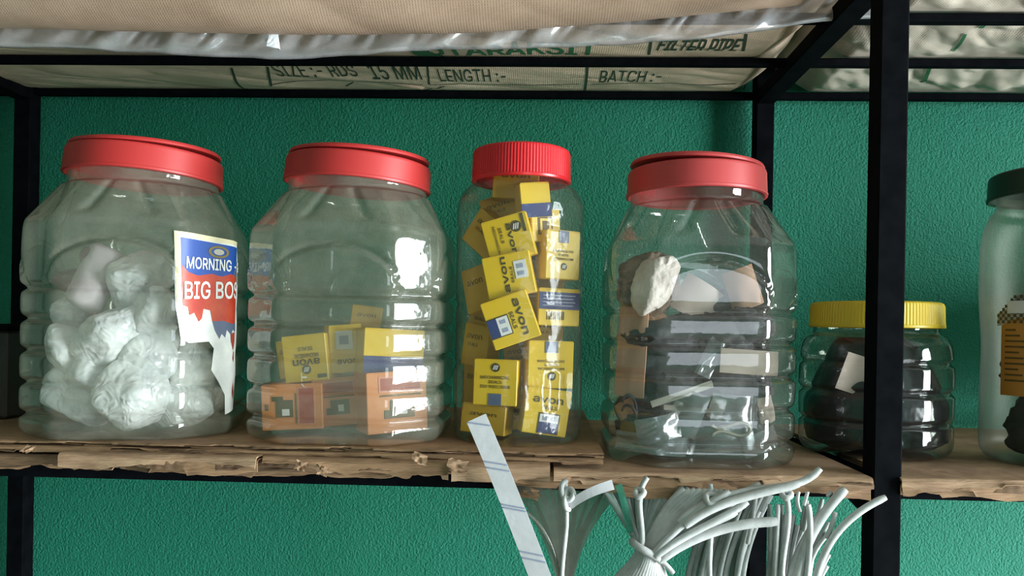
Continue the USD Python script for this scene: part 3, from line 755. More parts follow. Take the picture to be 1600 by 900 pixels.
# ------------------------------------------------------------------ things inside the jars
def keep_inside(J, pts_w, margin=.003):
    """translation that brings the world points inside the jar's wall"""
    t = np.zeros(3)
    for _ in range(60):
        q = (pts_w + t - J.c) @ J.R / J.s
        lo = q[:, 2].min()
        if lo < .0052: t = t + np.array([0, 0, (.0052 - lo) * J.s[2]]); continue
        th = np.arctan2(q[:, 1], q[:, 0]); zz = np.clip(q[:, 2], .02, J.h)
        rr = (J.radius(th, zz, False) if J.radius is square_radius else J.radius(th, zz)) - margin - (.0035 if J.radius is square_radius else 0)
        ex = np.hypot(q[:, 0], q[:, 1]) - rr
        k = int(np.argmax(ex))
        if ex[k] <= 1e-5: break
        d = np.array([-math.cos(th[k]), -math.sin(th[k]), 0]) * (ex[k] + 1e-5)
        t = t + J.R @ d
    return t

def crumple(r, sx, sy, sz, seed, planes=26, rough=.10, sub=4, tilt=0.0):
    rs = np.random.RandomState(seed)
    m = trimesh.creation.icosphere(sub)
    d = m.vertices
    n = rs.normal(size=(planes, 3)); n /= np.linalg.norm(n, axis=1, keepdims=True)
    h = rs.uniform(.78, 1.0, planes)
    dd = d @ n.T
    q = np.where(dd > .05, h / np.maximum(dd, .05), 9.0)
    rad_ = -np.log(np.exp(-14 * np.minimum(q, 3)).sum(1)) / 14
    rad_ = np.minimum(rad_, 1.15)
    f = 1 - np.abs(2 * fbm(d * 2.6 + seed, 3, seed) - 1)
    rad_ = rad_ * (1 + rough * (f - .6) * 2)
    m.vertices = d * rad_[:, None] * r * np.array([sx, sy, sz])
    T = np.eye(4); T[:3, :3] = Ry(tilt) @ Rz(rs.uniform(0, 6.28) * 0)
    m.apply_transform(T)
    return m

PARCELS = [  # px, py, radius px, sx, sz, tilt deg, depth, label
    (214, 440, 46, 1.0, .95, 10, .685, 'white crumpled plastic parcel at the top of the heap, beside the lilac tube'),
    (249, 486, 38, .95, 1.1, 0, .680, 'white crumpled parcel next to the left border of the torn label'),
    (183, 519, 52, 1.15, .72, -28, .676, 'white plastic parcel with greyish inside lying slantwise at mid heap'),
    (76, 490, 30, .9, 1.1, 0, .712, 'dim white parcel highest at the left side of the heap'),
    (96, 545, 42, 1.1, .9, 15, .690, 'grey white parcel at the left side, second from the top'),
    (150, 585, 42, 1.05, .85, 10, .684, 'white parcel under the slanting one at the centre of the heap'),
    (242, 560, 44, 1.0, .95, -20, .684, 'bright white parcel in the middle of the heap behind the corner highlight'),
    (82, 598, 36, 1.1, .8, 5, .690, 'dull parcel at the left side just above the bottom row'),
    (88, 645, 46, 1.1, .85, 0, .686, 'large pale parcel in the bottom left corner of the jar'),
    (150, 650, 32, .8, 1.15, 0, .690, 'small narrow parcel in the bottom row, second from the left'),
    (206, 638, 50, .92, 1.05, 14, .672, 'bright cup-shaped white parcel standing at the front of the bottom row'),
    (268, 655, 36, 1.0, .9, 0, .692, 'grey white parcel in the bottom row beside the cup-shaped one'),
    (308, 648, 42, 1.05, .9, 0, .690, 'pale parcel at the bottom right of the heap below the label'),
    (300, 575, 36, .9, 1.15, 0, .695, 'white parcel half hidden behind the lower part of the torn label'),
    (262, 605, 34, 1.0, .9, 20, .700, 'shaded white parcel wedged deep between the middle and bottom rows'),
    (332, 610, 30, .9, 1.0, 0, .715, 'shaded parcel at the far right behind the torn label'),
    (130, 610, 34, 1.0, .9, 0, .735, 'parcel at the back of the heap, seen between the front ones'),
]
for k, (px, py, rp, sx, sz, tl_, Y, lb) in enumerate(PARCELS):
    Y -= .028 if px < 110 else .020
    r = 1.10 * rp * Y / FPX; px = px - (14 if px < 110 else 0)
    m = crumple(r, sx, .85, sz, 100 + k, tilt=rad(tl_), rough=.06, planes=18)
    c = at(px, py, Y); m.apply_translation(c)
    m.apply_translation(keep_inside(J1, np.array(m.vertices)))
    single('plastic_parcel', m, 'wrap_white', lb, 'parcel', 'crumpled white parcels in the left jar', smooth=50)
# lilac tube
a, b = at(171, 388, .672), at(126, 482, .658)
pts = spline([a, (a + b) / 2 + [0.001, 0, .0005], b], 26)
rr_ = .0158 * np.concatenate([[.55, .85, .98], np.full(20, 1.0), [.97, .85, .5]])
tb = tube(pts, rr_, 28)
tb.vertices = tb.vertices + (fbm(tb.vertices * 60, 3, 5) - .5)[:, None] * .004
t_ = keep_inside(J1, np.array(tb.vertices)); tb.apply_translation(t_)
lt = thing('wrapped_tube', 'lilac grey paper-wrapped tube leaning on top of the white parcels', 'wrapped tube', tuple(b + t_))
part(lt, 'paper_wrap', tb, 'wrap_lilac', world=True, smooth=True)
pm = trimesh.creation.icosphere(3); pm.apply_scale([.0065, .003, .008]); pm.apply_translation(at(151, 403, .672) + t_ + [0, -.0145, 0])
part(lt, 'dark_patch', pm, 'wrap_brown', 'dark stain near the upper end', world=True, smooth=True)
m = crumple(.022, 1.2, .9, .55, 333, rough=.12); m.apply_translation(at(100, 445, .690)); m.apply_translation(keep_inside(J1, np.array(m.vertices)))
single('brown_packet', m, 'wrap_brown', 'dark brown packet at the back left above the white parcels', 'packet', smooth=50)

# --- small cartons with their print
def carton(J, px, py, wpx, hpx, rot, yaw, Y, label, style, name='seal_box', matn='carton_yellow', thick=.020, pitch=0, side=True):
    """a small folded carton whose front face faces the room; rot is clockwise in the photograph"""
    w, h = wpx * Y / FPX, hpx * Y / FPX
    c = at(px, py, Y) + np.array([0, thick / 2, 0])
    R = Rz(rad(yaw)) @ Rx(rad(pitch)) @ Ry(rad(rot))
    cor = np.array([[x, y, z] for x in (-w / 2, w / 2) for y in (-thick / 2, thick / 2) for z in (-h / 2, h / 2)]) @ R.T
    c = c + keep_inside(J, cor + c, .0015)
    t = thing(name, label, 'box', c, R, 'yellow cartons in the jars' if 'yellow' in matn else 'orange cartons in the second jar')
    part(t, 'carton', bbox(-w / 2, w / 2, -thick / 2, thick / 2, -h / 2, h / 2, .0007), matn, smooth=False)
    part(t, 'end_flap', bbox(-w / 2 + .001, w / 2 - .001, -thick / 2 - .0003, -thick / 2 + .004, h / 2 - .0004, h / 2 + .0002), matn, smooth=False)
    yf = -thick / 2 - .0002
    def F(u0, v0, ang=0.0):
        ca, sa = math.cos(rad(ang)), math.sin(rad(ang))
        def f(u, v, wz):
            return np.stack([u0 * w + u * ca - v * sa, yf - wz * .5 - 0 * u, v0 * h + u * sa + v * ca], -1)
        return f
    def rect(nm, u0, u1, v0, v1, mt, lab=None, off=0.0):
        part(t, nm, bbox(u0 * w, u1 * w, yf - .0003 - off, yf + .0004, v0 * h, v1 * h), mt, lab, smooth=False)
    def txt(s, u0, v0, hh, ww, ang=0, mt='print_black', bold=False, lab=None):
        tm = text(s, hh * h, .0004, bold, width=ww * w)
        mm = mapped(tm, F(u0, v0, ang))
        part(t, 'printed_text', mm, mt, lab or f'printed word {s}', smooth=False)
    def logo(u0, v0, r, mt='print_black'):
        ring = Point(0, 0).buffer(r * w, 24)
        lp = part(t, 'logo', mapped(trimesh.creation.extrude_polygon(ring, .0004, engine='earcut'), F(u0, v0)), mt, 'round logo', smooth=False)
        bars = []
        for k in (-1, 0, 1):
            q = affinity.translate(affinity.skew(sbox(-r * w * .11, -r * w * .5, r * w * .11, r * w * .5), 20), k * r * w * .38, 0)
            bars.append(mapped(trimesh.creation.extrude_polygon(q, .0007, engine='earcut'), F(u0, v0)))
        part(lp, 'logo_stripe', bars, 'print_white' if mt != 'print_white' else 'print_black', smooth=False)
    style(t, rect, txt, logo)
    return t

def st_brand(t, rect, txt, logo):              # brand word above a size sticker
    txt('avon', -.34, .20, .15, .68, bold=True); txt('SEALS', -.10, .06, .08, .32)
    rect('sticker_frame', -.17, .31, -.47, -.02, 'print_black'); rect('sticker', -.14, .28, -.22, -.05, 'print_white', 'white size sticker', .0003); rect('blue_square', -.14, .28, -.45, -.22, 'print_blue', 'dark blue field', .0003)
    rect('sticker_mark', -.08, .02, -.18, -.09, 'print_pale_blue', None, .0005); rect('sticker_mark', .10, .20, -.18, -.09, 'print_pale_blue', None, .0005)
def st_sideways(t, rect, txt, logo):           # brand word running down the right, sticker on the left
    txt('avon', .17, .40, .15, .78, -90, bold=True); txt('SEALS', .02, .16, .08, .36, -90)
    rect('sticker_frame', -.49, -.02, -.28, .14, 'print_black'); rect('sticker', -.28, -.04, -.26, .12, 'print_white', 'white size sticker', .0003); rect('blue_square', -.48, -.28, -.26, .12, 'print_blue', 'dark blue field', .0003)
    rect('sticker_mark', -.22, -.10, -.02, .06, 'print_pale_blue', None, .0005); rect('sticker_mark', -.22, -.10, -.20, -.12, 'print_pale_blue', None, .0005)
def st_back(t, rect, txt, logo):               # logo and three lines above a blue tab
    logo(0, .33, .10); txt('MECHANICAL', -.33, .08, .065, .66, mt='print_brown'); txt('SEALS', -.15, -.02, .065, .30, mt='print_brown'); txt('ISO 9001:2008', -.34, -.12, .065, .68, mt='print_brown')
    rect('blue_tab', -.14, .15, -.495, -.24, 'print_blue_grey', 'slate blue tab')
def st_back_down(t, rect, txt, logo):          # the same print upside down
    logo(.03, -.24, .09); txt('ISO 9001:2008', .30, .10, .05, .60, 180, 'print_brown'); txt('SEALS', .16, .02, .05, .30, 180, 'print_brown'); txt('MECHANICAL', .30, -.06, .05, .60, 180, 'print_brown')
    rect('blue_tab', -.14, .15, .25, .495, 'print_blue_grey', 'slate blue tab')
def st_up_logo(t, rect, txt, logo):            # brand word reading up, round logo beside
    txt('avon', .02, .34, .12, .70, -90, bold=True); txt('SEALS', -.16, .28, .07, .34, -90, 'print_brown'); txt('MECHANICAL', -.28, .34, .06, .62, -90, 'print_brown'); logo(.22, .22, .12)
    rect('black_band', .36, .42, .05, .48, 'print_black', None)
def st_white_sticker(t, rect, txt, logo):
    txt('avon', -.02, -.40, .14, .74, 90, bold=True); txt('SEALS', .10, -.20, .06, .34, 90, 'print_brown'); rect('sticker', .14, .40, -.12, .30, 'print_white', 'white size sticker')
    rect('sticker_mark', .20, .33, .12, .22, 'print_pale_blue', None, .0003); rect('sticker_mark', .20, .33, -.05, .04, 'print_pale_blue', None, .0003)
def st_blue_panel(t, rect, txt, logo):         # dark blue panel of small print with a bar code below
    rect('blue_panel', -.49, .49, -.06, .40, 'print_blue', 'dark blue panel of small print')
    for k in range(4): rect('text_line', -.40, .38 - .05 * (k % 2), .30 - .09 * k, .325 - .09 * k, 'print_pale_blue', None, .0003)
    for k in range(9): rect('bar_code', -.30 + .05 * k, -.28 + .05 * k + .012 * (k % 2), -.34, -.12, 'print_black')
def st_plain(t, rect, txt, logo):
    txt('avon', -.30, .12, .14, .60, mt='print_brown')
def st_faint(t, rect, txt, logo):
    txt('avon', -.36, .16, .14, .60, mt='print_brown'); txt('SEALS', -.30, -.02, .08, .40, mt='print_brown')
def st_square(t, rect, txt, logo):
    rect('sticker_frame', -.28, .22, -.28, .28, 'print_brown'); rect('sticker', -.22, .16, -.22, .22, 'carton_yellow', None, .0003); rect('sticker_mark', -.14, .08, -.14, .14, 'print_brown', None, .0005)
def st_wide_down(t, rect, txt, logo):          # upside-down brand, as on the box lying in the second jar
    txt('avon', .34, -.02, .16, .62, 180, bold=True); txt('MECHANICAL', .32, .10, .09, .56, 180, 'print_brown'); txt('SEALS', .20, .24, .08, .34, 180, 'print_brown'); logo(.02, -.24, .10)
    rect('black_stripe', .26, .46, -.44, -.36, 'print_black')
def st_logo_side(t, rect, txt, logo):
    rect('sticker', -.30, .20, .00, .38, 'print_white', 'worn white sticker'); rect('sticker_mark', -.20, .08, .10, .28, 'print_pale_blue', None, .0003); txt('avon', -.30, -.30, .12, .60, bold=True)
def st_blue_base(t, rect, txt, logo):
    rect('blue_base', -.495, .495, -.495, -.10, 'print_blue', 'dark blue lower panel')
def st_blue_wrap(t, rect, txt, logo):
    rect('text_line', -.4, .4, .1, .2, 'print_pale_blue'); 
def st_orange_side(t, rect, txt, logo):
    base_orange(t, rect, txt, logo, True)
def base_orange(t, rect, txt, logo, turned):
    w = 1
    if turned:
        txt('ELAYT', .26, -.30, .12, .78, 90, 'print_white'); rect('name_plate', .12, .36, -.36, .40, 'print_red', 'red name plate'); rect('plate_edge', .10, .38, -.39, .43, 'print_pink', None, -.0001)
        rect('picture', -.26, .02, -.22, .16, 'print_black', 'dark printed picture of a pump'); rect('picture_highlight', -.16, -.04, -.18, -.04, 'print_white', None, .0003); rect('picture_spout', -.32, -.14, .14, .24, 'print_black'); rect('text_line', .06, .08, -.36, .30, 'print_brown')
        rect('text_mark', -.44, -.38, -.06, .08, 'print_brown')
    else:
        rect('plate_edge', -.30, .42, .17, .43, 'print_pink', None, -.0001); rect('name_plate', -.27, .39, .20, .40, 'print_red', 'red name plate'); txt('ELAYT', -.20, .23, .13, .52, 0, 'print_white')
        rect('text_line', -.28, .40, .10, .13, 'print_brown'); rect('picture', -.12, .28, -.26, .04, 'print_black', 'dark printed picture of a pump'); rect('picture_highlight', .04, .16, -.20, -.06, 'print_white', None, .0003); rect('picture_spout', -.22, -.10, -.26, -.12, 'print_black')
def st_orange(t, rect, txt, logo): base_orange(t, rect, txt, logo, False)

# second jar
carton(J2, 442, 649, 96, 72, -3, 4, .668, 'orange carton lying at the bottom left of the second jar, name reading upwards', st_orange_side, matn='carton_orange', thick=.040)
carton(J2, 524, 628, 74, 76, -6, 2, .676, 'orange carton tilted between two others, red name plate along its top', st_orange, matn='carton_orange', thick=.036)
carton(J2, 603, 640, 100, 96, -3, 30, .664, 'orange carton standing at the front corner of the second jar under the bright highlight', st_orange, matn='carton_orange', thick=.036)
carton(J2, 480, 560, 74, 74, -7, -8, .676, 'yellow carton lying with upside-down print on the orange boxes', st_wide_down, thick=.030)
carton(J2, 532, 545, 52, 76, -5, 24, .684, 'yellow carton end with worn white sticker beside the upside-down one', st_logo_side, thick=.024)
carton(J2, 430, 560, 50, 60, -10, -16, .705, 'plain yellow carton at the left wall of the second jar', st_faint, thick=.026)
carton(J2, 603, 550, 98, 72, 2, 26, .672, 'yellow carton with dark blue lower panel at the right of the second jar', st_blue_base, thick=.030)
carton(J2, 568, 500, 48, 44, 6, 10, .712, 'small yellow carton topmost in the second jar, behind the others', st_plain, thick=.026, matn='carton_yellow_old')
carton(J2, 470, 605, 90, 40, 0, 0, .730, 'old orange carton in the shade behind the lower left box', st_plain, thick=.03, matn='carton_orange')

# tall round jar
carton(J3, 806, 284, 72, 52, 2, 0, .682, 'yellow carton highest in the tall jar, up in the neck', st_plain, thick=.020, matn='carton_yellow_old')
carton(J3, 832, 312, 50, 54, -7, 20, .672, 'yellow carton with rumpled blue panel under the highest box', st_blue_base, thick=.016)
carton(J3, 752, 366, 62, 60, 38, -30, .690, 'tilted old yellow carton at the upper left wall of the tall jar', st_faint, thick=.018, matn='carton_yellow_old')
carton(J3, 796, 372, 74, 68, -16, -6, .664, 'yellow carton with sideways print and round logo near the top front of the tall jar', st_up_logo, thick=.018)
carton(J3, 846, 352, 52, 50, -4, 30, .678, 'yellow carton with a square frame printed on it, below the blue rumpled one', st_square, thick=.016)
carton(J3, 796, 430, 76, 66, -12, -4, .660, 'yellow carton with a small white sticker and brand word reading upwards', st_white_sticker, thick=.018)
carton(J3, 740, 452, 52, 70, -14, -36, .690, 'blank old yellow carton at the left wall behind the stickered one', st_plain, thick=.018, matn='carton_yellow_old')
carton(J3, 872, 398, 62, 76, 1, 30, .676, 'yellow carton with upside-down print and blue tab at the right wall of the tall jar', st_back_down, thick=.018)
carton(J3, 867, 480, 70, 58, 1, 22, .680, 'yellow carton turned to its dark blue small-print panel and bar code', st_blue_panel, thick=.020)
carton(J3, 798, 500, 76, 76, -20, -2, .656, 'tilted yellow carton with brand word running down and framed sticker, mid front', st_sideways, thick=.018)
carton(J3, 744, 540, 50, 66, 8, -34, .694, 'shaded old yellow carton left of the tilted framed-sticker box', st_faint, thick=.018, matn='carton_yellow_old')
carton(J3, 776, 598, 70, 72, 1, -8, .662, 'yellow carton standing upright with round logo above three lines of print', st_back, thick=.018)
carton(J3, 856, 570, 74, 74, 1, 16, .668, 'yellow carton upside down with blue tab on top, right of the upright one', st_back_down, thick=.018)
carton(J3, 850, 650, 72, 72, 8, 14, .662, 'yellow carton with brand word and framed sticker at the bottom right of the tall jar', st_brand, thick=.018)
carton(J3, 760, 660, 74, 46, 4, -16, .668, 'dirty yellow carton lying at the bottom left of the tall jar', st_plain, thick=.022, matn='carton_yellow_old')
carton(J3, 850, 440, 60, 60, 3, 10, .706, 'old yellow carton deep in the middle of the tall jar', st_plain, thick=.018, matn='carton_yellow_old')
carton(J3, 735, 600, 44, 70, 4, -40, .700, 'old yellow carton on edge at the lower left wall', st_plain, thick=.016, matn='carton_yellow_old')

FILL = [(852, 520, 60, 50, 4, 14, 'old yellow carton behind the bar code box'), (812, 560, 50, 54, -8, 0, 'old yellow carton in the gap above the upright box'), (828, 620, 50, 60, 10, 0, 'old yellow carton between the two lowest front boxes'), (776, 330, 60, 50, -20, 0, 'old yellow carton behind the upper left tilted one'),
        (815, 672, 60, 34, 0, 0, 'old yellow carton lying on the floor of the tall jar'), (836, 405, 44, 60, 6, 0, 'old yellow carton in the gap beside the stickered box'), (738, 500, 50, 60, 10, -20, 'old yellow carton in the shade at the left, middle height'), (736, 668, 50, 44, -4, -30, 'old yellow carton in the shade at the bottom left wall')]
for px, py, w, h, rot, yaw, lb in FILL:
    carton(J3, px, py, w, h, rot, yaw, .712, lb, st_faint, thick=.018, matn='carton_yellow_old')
# --- scrap jar
def loose(J, m, name, matn, label, cat, smooth=50, group=None):
    m.apply_translation(keep_inside(J, np.array(m.vertices)))
    return single(name, m, matn, label, cat, group, smooth=smooth)

m = crumple(.0225, .80, .8, 1.25, 401, rough=.10, planes=30, tilt=rad(22)); m.apply_translation(at(1022, 442, .662)); loose(J4, m, 'cotton_wad', 'cotton', 'pinkish white cotton wad at the upper left of the scrap jar', 'cotton wad')
m = crumple(.026, 1.0, .8, 1.2, 402, rough=.25, planes=40, tilt=rad(20)); m.apply_translation(at(992, 448, .690)); loose(J4, m, 'brown_rag', 'rag_brown', 'dark brown rag lump behind the cotton wad', 'rag')
m = crumple(.020, 1.0, .8, .9, 403, rough=.2); m.apply_translation(at(982, 520, .680)); loose(J4, m, 'brown_rag', 'card_tan', 'reddish brown crumpled lump at the left wall of the scrap jar', 'rag')

def bent_card(px, py, wpx, hpx, Y, rot, yaw, bend, seed, pitch=0, t=.0012):
    w, h = wpx * Y / FPX, hpx * Y / FPX
    n, q = 16, 8
    u, v = np.meshgrid(np.linspace(-.5, .5, n), np.linspace(-.5, .5, q), indexing='ij')
    yy = bend * w * (u * u * 4 - .3) + .003 * (noise(np.stack([u * 3, v * 3, u * 0 + seed], -1), seed) - .5)
    P = np.stack([u * w, yy, v * h], -1)
    Rm = Rz(rad(yaw)) @ Rx(rad(pitch)) @ Ry(rad(rot))
    A = P.reshape(-1, 3) @ Rm.T + at(px, py, Y); 
    nrm = Rm @ np.array([0, 1, 0])
    A = A.reshape(n, q, 3); B = A + nrm * t
    e = lambda a, b: grid(np.stack([a, b], 1))
    m = trimesh.util.concatenate([grid(A, flip=False), grid(B, flip=True), e(A[0], B[0]), e(B[-1], A[-1]), e(B[:, 0], A[:, 0]), e(A[:, -1], B[:, -1])])
    m.merge_vertices(); trimesh.repair.fix_normals(m)
    return m

CARDS = [
    (1172, 566, 90, 38, .655, 3, 4, .06, 'card_beige', 'beige card strip across the right side of the scrap jar', 'card'),
    (984, 550, 50, 140, .668, 3, -36, .1, 'card_tan', 'tan card standing at the left wall of the scrap jar', 'card'),
    (1092, 470, 70, 60, .690, 30, 10, .15, 'card_beige', 'slanting pale card behind the arch of the scrap jar', 'card'),
    (1164, 450, 52, 64, .690, -20, 12, .2, 'card_tan', 'brown card leaning at the upper right of the scrap jar', 'card'),
    (1066, 616, 100, 11, .652, -20, 0, .02, 'metal_strip', 'long pale metal strip slanting across the front of the scrap jar', 'metal strip'),
    (1080, 640, 84, 8, .656, 4, 0, .02, 'metal_strip', 'thin flat metal strip lying level under the slanting one', 'metal strip'),
    (990, 672, 52, 36, .668, 10, -30, .2, 'olive_scrap', 'olive brown strip piece at the bottom left of the scrap jar', 'scrap'),
    (975, 640, 34, 26, .672, -30, -35, .2, 'card_tan', 'small tan flap above the olive piece in the scrap jar', 'card'),
    (1120, 640, 24, 30, .660, 20, 10, .1, 'card_beige', 'small beige tag with hole in the middle of the scrap jar', 'tag'),
    (1050, 655, 14, 60, .660, 24, 0, .05, 'metal_strip', 'narrow metal sliver standing near the bottom of the scrap jar', 'metal strip'),
    (1200, 640, 30, 40, .668, -12, 30, .2, 'card_beige', 'crumpled pale card at the right wall of the scrap jar', 'card'),
]
for k, (px, py, w, h, Y, rot, yaw, bend, mt, lb, cat) in enumerate(CARDS):
    loose(J4, bent_card(px, py, w, h, Y, rot, yaw, bend, k), {'metal strip': 'metal_strip', 'card': 'scrap_card', 'scrap': 'scrap_strip', 'tag': 'paper_tag'}[cat], mt, lb, cat, 40)
DARK = [(1052, 530, 40, 1.3, .7, .685, 'dark purplish scrap lump in the upper middle of the scrap jar'), (1110, 530, 40, 1.2, .8, .690, 'dark scrap lump beside the purplish one, under the arch'), (1180, 510, 34, 1.1, .7, .690, 'dark scrap lump at the right above the beige card'),
        (1050, 590, 44, 1.2, .8, .690, 'dark scrap lump behind the slanting metal strip'), (1130, 600, 44, 1.3, .7, .690, 'dark scrap lump below the beige card'), (1185, 610, 36, 1.0, .8, .690, 'dark scrap lump at the right wall, lower down'),
        (1000, 640, 36, 1.0, 1.0, .690, 'dark scrap lump behind the olive piece'), (1090, 680, 46, 1.5, .7, .692, 'wide dark scrap lump on the floor of the scrap jar'), (1170, 690, 36, 1.3, .7, .690, 'dark scrap lump in the bottom right of the scrap jar'), (990, 690, 34, 1.3, .6, .690, 'dark scrap lump in the bottom left of the scrap jar'), (1110, 480, 30, 1.1, .7, .71, 'dark scrap lump highest at the back of the scrap jar')]
for k, (px, py, rp, sx, sz, Y, lb) in enumerate(DARK):
    m = crumple(1.25 * rp * Y / FPX, sx, .8, sz, 430 + k, rough=.3, planes=34, sub=3); m.apply_translation(at(px, py, Y)); loose(J4, m, 'scrap_lump', 'dark_scrap', lb, 'scrap', 40, 'dark lumps in the scrap jar')
SH = [(1010, 705, 110, 30, 4, 'clear plastic shard along the floor of the scrap jar, left part'), (1130, 698, 96, 44, -8, 'large clear plastic shard slanting at the bottom front of the scrap jar'), (1060, 690, 60, 40, 14, 'clear plastic shard behind the large one'), (1190, 700, 60, 34, -20, 'clear plastic shard at the bottom right corner of the scrap jar'),
      (1074, 645, 50, 70, 20, 'tall clear plastic sliver in the lower middle of the scrap jar'), (1110, 560, 26, 60, 24, 'clear plastic sliver under the arch of the scrap jar'), (1030, 670, 70, 40, -12, 'clear plastic shard beside the olive piece'), (1152, 640, 80, 44, 5, 'clear plastic shard lying over the hairpin')]
for k, (px, py, w, h, rot, lb) in enumerate(SH):
    loose(J4, bent_card(px, py, w, h, .650 + .004 * (k % 3), rot, -10 + 9 * (k % 4), .12, 50 + k, t=.0006), 'plastic_shard', 'shard_plastic', lb, 'plastic shard', 40, 'clear shards in the scrap jar')
hp = [at(1112, 664, .652), at(1150, 662, .652), at(1168, 664, .652), at(1172, 671, .652), at(1166, 679, .652), at(1150, 680, .652), at(1112, 681, .652)]
loose(J4, tube(spline(hp, 40), .0016, 8), 'wire_clip', 'metal_strip', 'bent U-shaped pale clip near the bottom right of the scrap jar', 'clip', True)
wr = [at(985, 690, .655), at(1005, 672, .652), at(1022, 660, .652)]
for k in range(4):
    q = [at(1000, 668 + 9 * k, .655), at(1012, 664 + 8 * k, .652), at(1026 - k, 656 + 9 * k, .652)]
    loose(J4, tube(spline(q, 12), .0012, 6), 'wire_end', 'metal_strip', ('first', 'second', 'third', 'lowest')[k] + ' short pale wire end from the top in the bundle beside the olive piece', 'wire', True, 'wire ends in the scrap jar')
for k in range(2):
    q = [at(972, 628 + 14 * k, .668), at(984, 618 + 16 * k, .664), at(994, 640 + 8 * k, .664), at(980, 650 + 6 * k, .668)]
    loose(J4, tube(spline(q, 20), .0013, 6), 'wire_loop', 'dark_scrap', ('upper', 'lower')[k] + ' dark wire loop at the left wall of the scrap jar', 'wire', True)

# --- squat jar: black polythene, printed patch
m = crumple(.092, 1.0, .98, .66, 501, planes=60, rough=.12, sub=5)
m.apply_translation(J5.c + [0, 0, .053]); v = m.vertices
q = (v - J5.c); rr5 = np.hypot(q[:, 0], q[:, 1]); lim = (round5(0, np.clip(q[:, 2], .01, .12)) - .0035) * (1 - .42 * np.clip((q[:, 2] - .045) / .06, 0, 1)) * (1 - .03 * fbm(q * 60, 3, 5))
sc = np.minimum(1, lim / np.maximum(rr5, 1e-6)); v = np.c_[J5.c[0] + q[:, 0] * sc, J5.c[1] + q[:, 1] * sc, np.clip(v[:, 2], J5.c[2] + .0055, J5.c[2] + .104)]
m.vertices = v
bb = thing('black_polythene_bag', 'crumpled black polythene bag filling the squat yellow-lidded jar', 'plastic bag', tuple(J5.c + [0, 0, .006]))
part(bb, 'bag', m, 'black_polythene', world=True, smooth=50)
pc = bent_card(1337, 588, 58, 60, .693, 18, -18, -.12, 77, t=.0008); pc.apply_translation(keep_inside(J5, np.array(pc.vertices), .001))
part(bb, 'pale_patch', pc, 'card_beige', 'pale printed patch on the bag', world=True, smooth=40)
# --- right edge jar: dark small pieces
for k, (dx, dy, dz, r) in enumerate([(-.038, -.022, .026, .036), (-.042, -.012, .078, .028), (-.004, -.042, .045, .026), (.03, -.02, .03, .028), (-.03, -.02, .095, .020)]):
    m = crumple(r, 1.1, 1, .8, 520 + k, planes=34, rough=.25, sub=3); m.apply_translation(J6.c + [dx, dy, dz]); m.apply_translation(keep_inside(J6, np.array(m.vertices)))
    single('scrap_lump', m, 'dark_scrap', ['dark lump at the bottom left of the green-lidded jar', 'dark lump above the bottom one in the green-lidded jar', 'dark lump at the front of the green-lidded jar under its label', 'dark lump in the right of the green-lidded jar', 'topmost dark lump in the green-lidded jar behind the label'][k], 'scrap', 'dark lumps in the green-lidded jar', smooth=40)

# dark tin behind the left post
tn = thing('dark_tin_box', 'dark brown tin box with black lid at the far left behind the post', 'tin box', (at(-40, 600, .80)[0], .80, LEFT))
xa, xb = at(-120, 600, .76)[0], at(30, 600, .76)[0]
part(tn, 'tin_body', bbox(xa, xb, .74, .93, LEFT, EZ - .010, .003), 'dark_tin', world=True)
part(tn, 'tin_lid', bbox(xa - .0015, xb + .0015, .7385, .9315, EZ - .010, EZ - .004, .002), 'black_steel', 'black lid', world=True)

# shipping carton further along the shelf
xc0, xc1, zc0 = .70, .93, EZ - .1058
ct = thing('shipping_carton', 'plain brown shipping carton standing on the shelf beyond the green-lidded jar', 'carton', (.815, .82, zc0))
part(ct, 'carton_body', bbox(xc0, xc1, .70, .95, zc0, zc0 + .19, .002), 'cardboard_pale', world=True, smooth=False)
for y0, y1 in ((.7005, .8245), (.8255, .9495)): part(ct, 'flap', bbox(xc0 + .001, xc1 - .001, y0, y1, zc0 + .1899, zc0 + .1925, .0008), 'cardboard_pale', world=True, smooth=False)
part(ct, 'packing_tape', bbox(xc0 + .0005, xc1 - .0005, .80, .85, zc0 + .1924, zc0 + .1928), 'card_beige', 'beige tape over the flaps', world=True, smooth=False)

# ------------------------------------------------------------------ hanging strap, straps and cord bundles below the shelf
def ribbon(pts, wid, thick=.0006, up=(0, 1, 0), n=24, twist=0.0):
    p = spline(pts, n); t = np.gradient(p, axis=0); t /= np.linalg.norm(t, axis=1, keepdims=True)
    u0 = np.array(up, float); rows = []
    for a in range(n):
        u = u0 - t[a] * (u0 @ t[a]); u /= np.linalg.norm(u); s = np.cross(t[a], u)
        an = twist * a / (n - 1); s, u = s * math.cos(an) + u * math.sin(an), u * math.cos(an) - s * math.sin(an)
        wd = wid[min(a, len(wid) - 1)] if hasattr(wid, '__len__') else wid
        rows.append([p[a] - s * wd / 2 - u * thick / 2, p[a] + s * wd / 2 - u * thick / 2, p[a] + s * wd / 2 + u * thick / 2, p[a] - s * wd / 2 + u * thick / 2])
    P = np.array(rows).transpose(1, 0, 2)
    m = grid(P, closed_u=True, flip=True)
    k = n; c = trimesh.Trimesh(P[:, 0], [[0, 1, 2], [0, 2, 3]], process=False), trimesh.Trimesh(P[:, -1], [[2, 1, 0], [3, 2, 0]], process=False)
    m = trimesh.util.concatenate([m, *c]); trimesh.repair.fix_normals(m); return m

